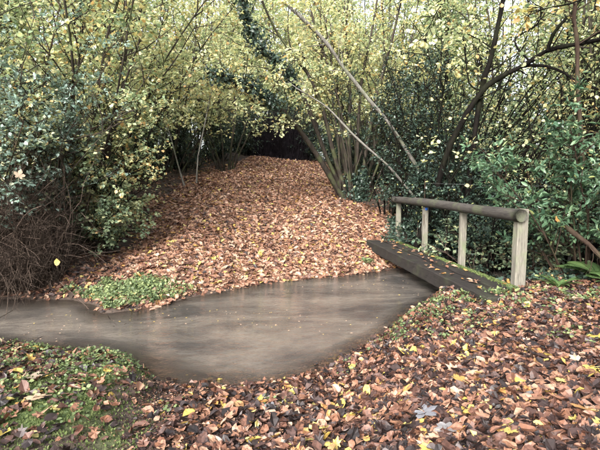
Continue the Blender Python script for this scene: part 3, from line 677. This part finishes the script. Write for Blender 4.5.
# slim bare saplings at the left edge of the path
for k, (x, y, h, ln) in enumerate([(-4.35, 17.2, 4.2, (-.22, 0)), (-4.0, 17.6, 4.5, (.03, 0))]):
    plant('sapling', ['thin pale sapling leaning left at the left edge of the path', 'thin pale upright sapling at the left edge of the path'][k], 'sapling', fan((x, y), 1, h, .05, .035, .012, 80 + k, ln, 0, .02), M['yellow'], M['pale'],
          seed=80 + k, nb=12, bt=(.5, 1), blen=.8, nt=4, tlen=.4, nl=6, lsize=.09, tone=(.5, .2), stem_name='trunk')
plant('bare_coppice', 'clump of bare brown stems at the path edge left of the dark gap', 'hazel tree', fan((-3.55, 21.5), 11, 4.2, .5, .05, .015, 83, (-.05, 0), 0, .45), M['yellow'], M['bark'], base=foot((-3.55, 21.5)), seed=83,
      nb=9, bt=(.5, 1), blen=1.0, nt=4, tlen=.5, nl=6, lsize=.10, tone=(.5, .2))

# made-up mass of dark twigs standing in for the dark gap ending the path
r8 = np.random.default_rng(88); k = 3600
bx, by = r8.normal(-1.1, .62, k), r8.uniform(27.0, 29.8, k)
root = empty('dark_gap_fill', foot((-1.0, 28.2)), 'mass of dark twigs standing in for the dark gap at the far end of the path', 'gap_fill')
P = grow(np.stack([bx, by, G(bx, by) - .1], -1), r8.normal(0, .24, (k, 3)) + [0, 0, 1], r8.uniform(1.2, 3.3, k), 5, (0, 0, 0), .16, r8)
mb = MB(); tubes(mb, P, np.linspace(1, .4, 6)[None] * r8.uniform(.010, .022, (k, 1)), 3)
mb.V = [v - np.array(root.location) for v in mb.V]; tag(link('twigs', mb.mesh('twigs', M['gap_fill']), root), kind='stuff')

plant('sapling', 'thin sapling with sparse pale yellow leaves in front of the dark evergreen', 'sapling', [(down([at(447, 215, 9.0), at(449, 170, 9.0), at(444, 120, 8.9), at(432, 70, 8.7), at(424, 30, 8.5)]), .014, .005)], M['yellow'], M['darkbark'], seed=161,
      nb=16, bt=(.25, 1), blen=.75, nt=3, tlen=.25, nl=3, lsize=.085, tone=(.7, .12), n=16, stem_name='trunk')
plant('hanging_branch', 'thin branch with orange-yellow leaves hanging into the top right corner', 'branch', [([at(640, -40, 4.6), at(605, -12, 4.6), at(575, 2, 4.5), at(548, 8, 4.4), at(528, 12, 4.4)], .012, .004)], M['yellow'], M['darkbark'], seed=162,
      nb=9, bt=(.1, 1), blen=.25, nt=3, tlen=.14, nl=3, lsize=.07, tone=(.88, .1), n=14, stem_name='limb')
plant('hanging_branch', 'leafy green-yellow branch hanging into the top of the picture above the rail', 'branch', [([at(470, -40, 6.6), at(455, -15, 6.6), at(435, 15, 6.5), at(425, 40, 6.4)], .012, .004)], M['yellow'], M['darkbark'], seed=163,
      nb=9, bt=(.1, 1), blen=.3, nt=3, tlen=.16, nl=3, lsize=.08, tone=(.55, .15), n=14, stem_name='limb')
# ------------------------------------------------------------------ heap of dead brambles, left
r9 = np.random.default_rng(99); k = 3600
a_, q = r9.uniform(0, 6.28, k), r9.uniform(0, 1, k) ** .5
bx, by = -4.75 + .75 * q * np.cos(a_), 7.45 + .40 * q * np.sin(a_)
root = empty('bramble_heap', foot((-4.75, 7.45)), 'tangled heap of dead brown bramble stems at the left edge above the water', 'brambles')
d = np.stack([.3 * np.cos(a_) * q + r9.normal(0, .3, k), .3 * np.sin(a_) * q + r9.normal(0, .3, k), r9.uniform(.8, 1.8, k)], -1)
P = grow(np.stack([bx, by, G(bx, by) - .05], -1), d, r9.uniform(1.1, 2.7, k), 9, (0, 0, -.14), .26, r9)
ok = (P[:, :, 2].min(1) > .0) & ((P[:, :, 0].max(1) < -3.75) | (r9.uniform(0, 1, len(P)) < .035)); P = P[ok]
mb = MB(); tubes(mb, P, np.linspace(1, .5, 10)[None] * r9.uniform(.0025, .0085, (len(P), 1)) ** 1.0, 3)
s_, dd, _ = sprout(P, 3, .4, 1, (.5, 1.2), r9); W = grow(s_, dd, r9.uniform(.1, .4, len(s_)), 3, (0, 0, -.1), .15, r9); tubes(mb, W, np.full((len(W), 4), .0016), 3)
Cn = grow(np.stack([bx, by, G(bx, by) - .05], -1)[:110], d[:110], r9.uniform(1.4, 2.4, 110), 10, (.02, -.03, -.12), .12, r9); Cn = Cn[Cn[:, :, 0].max(1) < -3.4]
tubes(mb, Cn, np.linspace(1, .4, 11)[None] * r9.uniform(.008, .015, (len(Cn), 1)), 5)
mb.V = [v - np.array(root.location) for v in mb.V]; tag(link('stems', mb.mesh('stems', M['dead']), root), kind='stuff')

# ------------------------------------------------------------------ ferns, broken branch, overhanging twigs, wire
def strap_fern(label, x, y, count, ln, seed, wid=.045):
    r = np.random.default_rng(seed); b0 = foot((x, y), 0); root = empty('fern', b0, label, 'fern', 'ferns on the right bank')
    a = r.uniform(0, 6.28, count)
    P = grow(np.tile(b0, (count, 1)) + r.normal(0, .02, (count, 3)), np.stack([np.cos(a) * .75, np.sin(a) * .75, np.ones(count) * 1.1], -1), ln * r.uniform(.7, 1.15, count), 8, (0, 0, -.13), .03, r)
    for i in range(count):
        mb = MB(); p = P[i]; t = unit(np.gradient(p, axis=0)); s = unit(np.cross(t, [0, 0, 1.])); wv = wid * np.array([.35, .75, 1, 1.05, 1, .95, .8, .5, .05])[:, None]
        nrm = np.cross(s, t); V = np.stack([p - s * wv + nrm * wv * .25, p, p + s * wv + nrm * wv * .25], 1).reshape(-1, 3); j = np.arange(8)[:, None] * 3
        F = np.concatenate([j + [0, 1, 4, 3], j + [1, 2, 5, 4]]); mb.add(V - b0, F, r.uniform(.2, 1)); link('frond', mb.mesh('frond', M['fern']), root)
strap_fern('bright strap-leaved fern at the foot of the near bridge post, right of it', 3.55, 6.1, 18, .34, 1, .026)
strap_fern('strap-leaved fern at the right edge below the laurel', 4.1, 5.75, 18, .36, 2, .028)
strap_fern('small fern between the two near handrail posts', 3.1, 7.3, 12, .30, 3, .024)
def feather_fern(label, x, y, count, ln, seed):
    r = np.random.default_rng(seed); b0 = foot((x, y), 0); root = empty('fern', b0, label, 'fern', 'ferns on the right bank')
    a = np.arange(count) * 6.28 / count + r.normal(0, .2, count)
    P = grow(np.tile(b0, (count, 1)), np.stack([np.cos(a) * .8, np.sin(a) * .8, np.ones(count)], -1), ln * r.uniform(.75, 1.15, count), 12, (0, 0, -.11), .03, r)
    for i in range(count):
        mb = MB(); p = P[i]; tubes(mb, p[None], np.linspace(.003, .001, 13)[None], 3); t = unit(np.gradient(p, axis=0)); s = unit(np.cross(t, [0, 0, 1.])); nrm = np.cross(s, t)
        pp = resample(p, 30)[4:]; tt = resample(t, 30)[4:]; ss = resample(s, 30)[4:]; nn = resample(nrm, 30)[4:]; sz = ln * .27 * np.sin(np.linspace(.5, 3.1, 26))
        for sg in (-1, 1): leaves(mb, pp, ss * sg + tt * .45 - nn * .15, nn, sz, r.uniform(.1, .9), LONG)
        mb.V = [v - b0 for v in mb.V]; link('frond', mb.mesh('frond', M['fern']), root)
feather_fern('feathery fern beside the broken branch below the laurel', 4.35, 6.5, 11, .6, 4)
feather_fern('feathery fern on the bank behind the middle handrail posts', 3.25, 8.9, 10, .5, 5)

def one_stem(name, label, cat, pts, r0, r1, mat, seed, nb=0, blen=.3, **kw):
    return plant(name, label, cat, [(pts, r0, r1)], M['yellow'], M[mat], seed=seed, nb=nb, blen=blen, nl=0, n=12, stem_name='limb', **kw)
one_stem('broken_branch', 'broken brown branch slanting down through the laurel on the right', 'branch', [at(557, 219, 6.4), at(572, 232, 6.3), at(590, 246, 6.2), foot((4.4, 5.9), 0)], .045, .03, 'brownbark', 91, nb=6, blen=.4, nt=2, tlen=.2)
one_stem('dead_twig', 'dark bare twig poking over the left bank toward the water', 'twig', [at(-12, 388, 4.2), at(8, 378, 4.3), at(22, 362, 4.4), at(31, 346, 4.6)], .012, .004, 'darkbark', 92, nb=6, blen=.3, nt=2, tlen=.15)
one_stem('dead_twig', 'thin bare twig trailing from the bramble heap into the water', 'twig', [at(60, 282, 6.8), at(84, 304, 6.5), at(96, 316, 6.2), at(112, 320, 5.9), at(126, 332, 5.55)], .006, .003, 'dead', 93, nb=5, blen=.3, nt=2, tlen=.12)
one_stem('dead_twig', 'short stick lying in the stream under the footbridge', 'twig', [at(398, 289, 8.3), at(408, 285, 8.4), at(424, 279, 8.6)], .02, .012, 'brownbark', 94, nb=3, blen=.15, nt=1, tlen=.08)
root = empty('wire_fence', foot((3.4, 9.2)), 'single thin wire strung behind the handrail and laurel', 'wire fence')
mb = MB(); pts = [at(425, 183, 9.3), at(480, 185, 8.6), at(540, 186, 8.0), at(610, 186, 7.4)]; tubes(mb, resample(pts, 20)[None], np.full((1, 20), .0013), 4)
mb.V = [v - np.array(root.location) for v in mb.V]; link('wire', mb.mesh('wire', paint_mat('galvanised_wire', (.25, .25, .25), .4, .8)), root)
for p in (pts[0], pts[3]):
    mb = MB(); q = foot(p); tubes(mb, np.stack([q, (q + p) / 2, p + [0, 0, .08]])[None], np.full((1, 3), .013), 6); mb.V = [v - np.array(root.location) for v in mb.V]
    link('stake', mb.mesh('stake', M['brownbark']), root)

# ------------------------------------------------------------------ moss, grass and low herbs
ra = np.random.default_rng(101)
def scatter(n, x0, x1, y0, y1, r=ra): return r.uniform(x0, x1, n), r.uniform(y0, y1, n)
def ground_leaves(x, y, size, tone, tmpl, mb, lift=.01, tilt=.35, r=ra, up=0.0, jit=0.0):
    k = len(x); z = G(x, y); nn = gnormal(x, y) + r.normal(0, tilt, (k, 3)); a = r.uniform(0, 6.28, k)
    d = np.stack([np.cos(a), np.sin(a), np.zeros(k)], -1); nn = unit(nn); d = d - (d * nn).sum(1, keepdims=True) * nn + np.array([0, 0, up])
    leaves(mb, np.stack([x, y, z + lift * (r.uniform(.2, 1.6, k))], -1), d, nn, size, tone, tmpl, jit)
mb = MB(); x, y = scatter(60000, -3.6, -.9, 1.6, 5.4); k = (ra.uniform(0, 1, len(x)) < moss_mask(x, y) * 1.1) & (G(x, y) > .06); x, y = x[k], y[k]
n = len(x); leaves(mb, np.stack([x, y, G(x, y) - .003], -1), ra.normal(0, .45, (n, 3)) + [0, 0, 1], ra.normal(0, 1, (n, 3)), ra.uniform(.008, .028, n), np.clip(ra.normal(.5, .25, n) + .2 * fbm(x, y, 5, 2), 0, 1), DIAM)
tag(mb.build('moss', M['moss'], None, False), 'bright green moss on the left bank', 'moss', kind='stuff')
def herbs(mb, cx, cy, sx, sy, n, size, cl=60, hmin=.05):
    gx_, gy_ = ra.normal(cx, sx, cl), ra.normal(cy, sy, cl); i = ra.integers(0, cl, n)
    x, y = gx_[i] + ra.normal(0, .05, n), gy_[i] + ra.normal(0, .05, n); k = G(x, y) > hmin; x, y = x[k], y[k]; n = len(x)
    ground_leaves(x, y, size * ra.uniform(.5, 1.3, n), np.clip(ra.normal(.5, .28, n), 0, 1), ROUND, mb, .045, .5, ra, .25)
mb = MB(); x, y = scatter(15000, -3.6, -1.3, 6.0, 7.7)
k = (((x + 2.62) / .78) ** 2 + ((y - 6.9) / .60) ** 2 + .8 * fbm(x, y, 4, 3) + .35 * ra.normal(0, 1, len(x)) < .9) & (G(x, y) > .035); x, y = x[k], y[k]; n = len(x)
ground_leaves(x, y, ra.uniform(.015, .06, n) ** 1.0, np.clip(ra.normal(.45, .3, n) + .3 * fbm(x, y, 7, 2), 0, 1), DIAM, mb, .02, .7, ra, .5)
herbs(mb, -2.62, 6.85, .36, .26, 3600, .045, 90, .03)
tag(mb.build('grass_patch', M['herb'], None, False), 'patch of short green grass on the far bank of the stream', 'grass', kind='stuff')
mb = MB()
herbs(mb, -2.4, 4.5, .6, .35, 3000, .028, 130); herbs(mb, -1.7, 4.05, .35, .3, 1300, .024, 70); herbs(mb, -2.3, 3.4, .5, .5, 800, .03, 50)
tag(mb.build('low_herbs', M['herb'], None), 'small green creeping plants along the left bank', 'herbs', kind='stuff')
mb = MB()
herbs(mb, 1.45, 5.55, .32, .45, 1500, .030, 90); herbs(mb, 1.0, 4.9, .25, .4, 700, .03, 40); herbs(mb, 3.5, 5.6, .5, .35, 900, .04, 40); herbs(mb, 2.6, 4.6, 1.0, .7, 900, .035, 50)
herbs(mb, 2.5, 5.75, .25, .2, 500, .05, 10); herbs(mb, 1.6, 9.1, .2, .3, 500, .06, 12)
tag(mb.build('low_herbs', M['herb'], None), 'small green creeping plants on the right bank beside the footbridge', 'herbs', kind='stuff')
mb = MB()
x, y = scatter(26000, 2.2, 7.5, 6.2, 14.0); k = (~on_path(x, y)) & (G(x, y) > .05) & (x > 2.75 - .14 * (y - 6)) & (y > np.interp(x, [2.5, 7], [6.3, 6.6])); x, y = x[k], y[k]; n = len(x)
ground_leaves(x, y, ra.uniform(.04, .08, n), np.clip(ra.normal(.45, .25, n), 0, 1), ROUND, mb, .06, .5, ra, .1)
tag(mb.build('ivy_carpet', M['dark'], None), 'dark ivy carpeting the ground behind the footbridge', 'ivy', kind='stuff')

# ------------------------------------------------------------------ fallen leaves
rb = np.random.default_rng(202)
def litter_tone(n, yellow=.08, r=rb, ab=(1.25, 1.35)):
    t = np.clip(r.beta(ab[0], ab[1], n) * .83, 0, .83); yv = r.uniform(0, 1, n) < yellow; t[yv] = r.uniform(.86, 1, yv.sum()); return t
def litter(mb, x, y, size, yellow=.08, tilt=.28, lift=.012, ab=(1.25, 1.35)):
    n = len(x); t = litter_tone(n, yellow, rb, ab); w_ = rb.integers(0, 6, n); s = size * rb.uniform(.45, 1.35, n)
    for j, tm in enumerate((OVATE, CURL, FOLD, LOBED, CRUMP, LOBED)):
        k = w_ == j; ground_leaves(x[k], y[k], s[k], t[k], tm, mb, lift, tilt, rb, 0.0, .045)
mb = MB(); x, y = scatter(62000, -5.2, 3.4, 6.4, 30, rb)
edge = .35 * fbm(x, y, 1.7, 3, .9)
k = (y > np.interp(x, FX, FY) - .06) & (x > np.interp(y, PYL, PL) - .35 + edge) & (x < np.interp(y, PYR, PR) + .35 + edge) & (((x + 2.7) / .70) ** 2 + ((y - 6.75) / .58) ** 2 > .8 * (rb.uniform(0, 1, len(x)) > .5))
x, y = x[k], y[k]; litter(mb, x, y, .11, .06, ab=(2.5, 1.4))
x, y = scatter(9000, -3.6, 2.0, 6.2, 12, rb); k = (y > np.interp(x, FX, FY) - .04) & (x > np.interp(y, PYL, PL) - .3) & (x < np.interp(y, PYR, PR) + .2); litter(mb, x[k], y[k], .09, .07, ab=(2.2, 1.6))
tag(mb.build('leaf_litter', M['litter'], None, False), 'thick brown leaf litter covering the path', 'leaf litter', kind='stuff')
mb = MB(); x, y = scatter(26000, -9, 9, 5, 26, rb); k = (~on_path(x, y)) & (G(x, y) > .03) & (y > np.interp(x, FX, FY)); litter(mb, x[k], y[k], .10, .06)
x, y = scatter(5200, -6.5, -2.0, 6.1, 9.0, rb); k = (~on_path(x, y)) & (G(x, y) > .01) & (y > np.interp(x, FX, FY)); litter(mb, x[k], y[k], .085, .06)
tag(mb.build('woodland_litter', M['litter'], None, False), 'scattered leaf litter under the shrubs beside the path', 'leaf litter', kind='stuff')

# near bank: thick on the right, thin on the mossy left bank and along the waterline
def near_density(x, y):
    s = np.interp(x, NX, NY) - y
    d = np.interp(x, [-4, -1.9, -1.25, -1.0, -.6, .2, 1, 5], [.75, .45, .12, .25, .7, .95, 1, 1])
    d = d * sm((s + .10) / .45) * (1 - .7 * np.clip(moss_mask(x, y), 0, 1) * (x < -.8))
    herb = np.exp(-(((x - 1.4) / .35) ** 2 + ((y - 5.5) / .5) ** 2)); return d * (1 - .55 * herb)
def sees(x, y, z, m=12):
    dy = y * math.cos(PITCH) - (z - CAM_Z) * math.sin(PITCH); up = y * math.sin(PITCH) + (z - CAM_Z) * math.cos(PITCH)
    u = 300 + FPX * x / np.maximum(dy, .1); v = 225 - FPX * up / np.maximum(dy, .1); return (u > -m) & (u < 600 + m) & (v < 450 + m) & (dy > .3)
mb = MB(); x, y = scatter(90000, -4.4, 5.4, 1.2, 7.2, rb); z = G(x, y); k = sees(x, y, z, 40); x, y, z = x[k], y[k], z[k]
k = (rb.uniform(0, 1, len(x)) < near_density(x, y)) & (z > -.02) & (y < np.interp(x, NX, NY) + .1) & ~((np.abs(x - 2.45) < .33) & (y > 6.0)); x, y = x[k], y[k]
litter(mb, x, y, .076, .05, .34, .02, ab=(1.05, 1.9))
x, y = scatter(900, -1.2, 1.4, 3.6, 5.6, rb); z = G(x, y); k = (z > -.05) & (z < .03); litter(mb, x[k], y[k], .05, .12, .12, .006)
tag(mb.build('leaf_litter', M['litter'], None, False), 'small brown fallen leaves covering the near bank', 'leaf litter', kind='stuff')

k = 420; x, y = scatter(k, -3, 4.5, 1.5, 6.5, rb); z = G(x, y); q = z > .02; x, y, z = x[q], y[q], z[q]; k = len(x); a_ = rb.uniform(0, 6.28, k)
mb = MB(); tubes(mb, grow(np.stack([x, y, z + .03], -1), np.stack([np.cos(a_), np.sin(a_), rb.normal(0, .08, k)], -1), rb.uniform(.06, .32, k), 4, (0, 0, 0), .12, rb), np.linspace(1, .5, 5)[None] * rb.uniform(.0012, .0035, (k, 1)), 4)
tag(mb.build('fallen_twigs', M['dead'], None), 'thin twigs strewn among the leaves of the near bank', 'twigs', kind='stuff')
mb = MB(); x, y = scatter(9000, -1.2, 2.2, 3.7, 7.0, rb); q = y - np.interp(x, NX, NY); k = (q > -.1) & (q < rb.uniform(0, .75, len(x)) ** 1.4) & (x > -.9); litter(mb, x[k], y[k], .055, .12, .15, .004)
tag(mb.build('sunken_leaves', M['litter'], None, False), 'sunken leaves showing through the shallow water along the near bank', 'leaves', kind='stuff')
mb = MB(); x, y = scatter(620, -3.5, 2.0, 4.0, 9.0, rb); k = (G(x, y) < -.06) & (fbm(x, y, 1.2, 2, 4.) > -.2); x, y = x[k], y[k]; n = len(x)
leaves(mb, np.stack([x, y, np.full(n, .004)], -1), np.stack([rb.normal(0, 1, n), rb.normal(0, 1, n), np.zeros(n)], -1), np.array([[0, 0, 1.]]) + rb.normal(0, .1, (n, 3)), rb.uniform(.008, .035, n) , np.where(rb.uniform(0, 1, n) < .6, .8, .95), OVATE)
tag(mb.build('floating_bits', M['litter'], None), 'pale specks and leaf bits floating on the stream', 'leaves', kind='stuff')
mb = MB(); x, y = rb.normal(-1.02, .16, 3800), rb.uniform(2.0, 4.0, 3800); x = x + .12 * np.sin(y * 3); k = G(x, y) > .0; x, y = x[k], y[k]; n = len(x)
ground_leaves(x, y, rb.uniform(.006, .028, n), rb.choice([.05, .1, .2, .3, .5, .66, .76], n), CRUMP, mb, .006, .5, rb)
tag(mb.build('gravel', M['litter'], None), 'pale grit and crumbled leaf in the bare gully at the water edge', 'gravel', kind='stuff')
# 300 single leaves on the near bank
TONES = [('dark brown', .10), ('brown', .32), ('russet', .50), ('tan', .68), ('pale tan', .82), ('orange', .89), ('yellow', .95), ('pale yellow', .99)]
lm = {}
for ti, (nm, tv) in enumerate(TONES):
    for j, tm in enumerate((OVATE, CURL, FOLD)):
        for v in range(2):
            t_ = (tm[0] + np.random.default_rng(j * 7 + v).normal(0, .045, tm[0].shape), tm[1]); q = MB()
            leaves(q, np.array([[0, -.5, 0.]]), np.array([[0, 1., 0]]), np.array([[0, 0, 1.]]), np.array([1.0]), np.array([tv]), t_)
            tubes(q, np.array([[[0, -.5, .0], [.02, -.66, .01], [.06, -.82, .0]]]), np.full((1, 3), .012), 3); q.T[-1] = np.full(len(q.T[-1]), max(tv - .15, .05))
            lm[ti, j, v] = q.mesh('fallen_leaf', M['litter'], False)
from mathutils import Matrix, Vector
def lay(o, x, y, size, rot, tilt=.22, lift=.028, r=rb):
    nn = unit(gnormal(np.array([x]), np.array([y]))[0] + r.normal(0, tilt, 3)); d = np.array([math.cos(rot), math.sin(rot), 0]); d = unit(d - d.dot(nn) * nn); s = np.cross(d, nn)
    m4 = Matrix(((s[0], d[0], nn[0], x), (s[1], d[1], nn[1], y), (s[2], d[2], nn[2], float(G(x, y)) + lift), (0, 0, 0, 1)))
    o.matrix_world = m4 @ Matrix.Scale(size, 4)
cnt = 0; tries = 0; spots = []
while cnt < 268 and tries < 20000:
    tries += 1; x, y = rb.uniform(-3, 4), 1.6 + 4.2 * rb.uniform(0, 1) ** 1.5; z = float(G(x, y))
    if z < .02 or not sees(np.array(x), np.array(y), np.array(z), -2) or rb.uniform() > float(near_density(np.array(x), np.array(y))) + .06: continue
    if any((x - a) ** 2 + (y - b) ** 2 < .05 ** 2 for a, b in spots): continue
    if y > 5.6: continue
    spots.append((x, y)); cnt += 1
    ti = int(rb.choice(8, p=[.18, .24, .20, .15, .06, .06, .08, .03])); o = link('fallen_leaf', lm[ti, int(rb.integers(0, 3)), int(rb.integers(0, 2))])
    lay(o, x, y, rb.uniform(.07, .125), rb.uniform(0, 6.28))
    where = 'on the mossy left bank' if x < -1.2 else ('beside the bare soil at the water edge' if x < .2 else ('on the right bank near the water' if y > 3.6 else 'in the leaf carpet of the right foreground'))
    tag(o, f'{TONES[ti][0]} fallen leaf lying {where}', 'leaf', 'single fallen leaves on the near bank')

# palmate leaves and other conspicuous ones
def palmate(tone, mat, lobes=5, seed=0, cup=.08):
    r = np.random.default_rng(seed); V = [(0, 0, 0)]; angs = np.radians([-125, -62, 0, 62, 125]) if lobes == 5 else np.radians([-100, 0, 100]); lens = [.42, .62, .72, .60, .40] if lobes == 5 else [.45, .7, .45]
    ring = []
    for i, (a, l) in enumerate(zip(angs, lens)):
        for da, fl in ((-.42, .66), (-.30, .80), (-.15, .86), (0, 1.0), (.16, .85), (.32, .80), (.42, .64)):
            q = l * fl * (1 + r.normal(0, .03)); ring.append((math.sin(a + da) * q, math.cos(a + da) * q, cup * q * (1 + .6 * math.sin(5 * (a + da))) + r.normal(0, .012)))
        if i < len(angs) - 1: am = (a + angs[i + 1]) / 2; ring.append((math.sin(am) * .30, math.cos(am) * .30, -.015))
    ring.append((0, -.06, 0)); V += ring; n = len(ring)
    mb = MB(); mb.add(np.array(V), np.array([[0, 1 + (i + 1) % n, 1 + i] for i in range(n)]), tone)
    tubes(mb, np.array([[[0, 0, .01], [.02, -.25, .03], [.05, -.55, .01]]]), np.full((1, 3), .012), 4); mb.T[-1][:] = 1.0
    return mb.mesh('fallen_leaf', mat)
def gat(px_, py_):
    d = 1.5
    for _ in range(400):
        p = at(px_, py_, d)
        if p[2] <= float(G(p[0], p[1])): break
        d += .02
    return p
def special(pxy, size, rot, mesh, label, lift=.045, tilt=.12):
    p = gat(*pxy); o = link('fallen_leaf', mesh); lay(o, p[0], p[1], size, rot, tilt, lift); tag(o, label, 'leaf', 'conspicuous fallen leaves')
pm_ = lambda t, s, l=5: palmate(t, M['maple'], l, s)
special((423, 418), .17, R(-60), pm_(.0, 1), 'large lilac-grey lobed leaf lying in the centre foreground leaf carpet')
special((450, 434), .16, R(200), pm_(.25, 2), 'large pale grey lobed leaf just right of the lilac-grey one')
special((30, 382), .17, R(20), pm_(.85, 3), 'large pale tan ragged leaf on the left bank, upper of two')
special((40, 404), .14, R(-160), pm_(1, 4), 'large pale cream leaf on the left bank, lower of two')
special((52, 425), .11, R(70), lm[0, 0, 0], 'dark purple-brown leaf on the moss below the two large pale leaves')
special((592, 375), .12, R(180), palmate(.95, M['litter'], 5, 5), 'big bright yellow leaf at the right edge of the leaf carpet')
special((562, 388), .10, R(40), palmate(.99, M['litter'], 5, 6), 'pale yellow lobed leaf left of the right-edge yellow leaf')
special((508, 440), .11, R(10), palmate(.97, M['litter'], 5, 7), 'yellow-green lobed leaf at the bottom of the leaf carpet')
special((515, 386), .10, R(-20), palmate(.95, M['litter'], 5, 8), 'bright yellow leaf amid brown ones in the right foreground')
special((461, 386), .11, R(120), palmate(.90, M['litter'], 5, 9), 'orange-yellow lobed leaf above the lilac-grey leaf')
special((541, 406), .13, R(80), palmate(.60, M['litter'], 5, 10), 'russet lobed leaf standing up in the right foreground')
special((590, 418), .15, R(150), palmate(.88, M['litter'], 5, 11), 'large orange leaf in the bottom right corner')
special((272, 402), .12, R(10), pm_(.95, 12, 3), 'pale pinkish leaf at the water edge in the centre foreground')
special((273, 411), .10, R(200), pm_(.1, 13, 3), 'bluish grey leaf just below the pale pinkish one at the water edge')
special((130, 340), .09, R(0), lm[6, 0, 0], 'small yellow leaf on the rim of the left bank')
# leaves on the deck
rc = np.random.default_rng(303); ca, sa = math.cos(R(7.2)), math.sin(R(7.2))
for k in range(64):
    ly = LY0 + .1 + (5.2) * rc.uniform(0, 1) ** 1.3; lx = rc.uniform(-.30, .26); ti = int(rc.choice([2, 3, 3, 4, 4, 5])); o = link('fallen_leaf', lm[ti, int(rc.integers(0, 3)), int(rc.integers(0, 2))])
    o.location = (2.3 + lx * ca - ly * sa, 8.2 + lx * sa + ly * ca, DECK + .022); o.rotation_euler = (rc.normal(0, .12), rc.normal(0, .12), rc.uniform(0, 6.28)); s = rc.uniform(.06, .10); o.scale = (s, s, s)
    tag(o, f'{TONES[ti][0]} fallen leaf lying on the footbridge deck', 'leaf', 'fallen leaves on the footbridge deck')
# caught and hanging leaves
def hang(p, size, mesh, label, rot):
    o = link('leaf', mesh); o.location = p; o.scale = (size,) * 3; o.rotation_euler = rot; tag(o, label, 'leaf')
hang(at(19, 176, 6.6), .15, pm_(.9, 20), 'pinkish pale leaf caught on top of the bramble heap', (R(70), R(20), R(40)))
hang(at(57, 262, 6.9), .12, lm[6, 0, 0], 'yellow leaf hanging in front of the bramble heap', (R(70), 0, R(10)))
hang(at(558, 221, 6.3), .11, palmate(.89, M['litter'], 5, 21), 'orange leaf caught on the tip of the broken branch', (R(60), 0, R(30)))
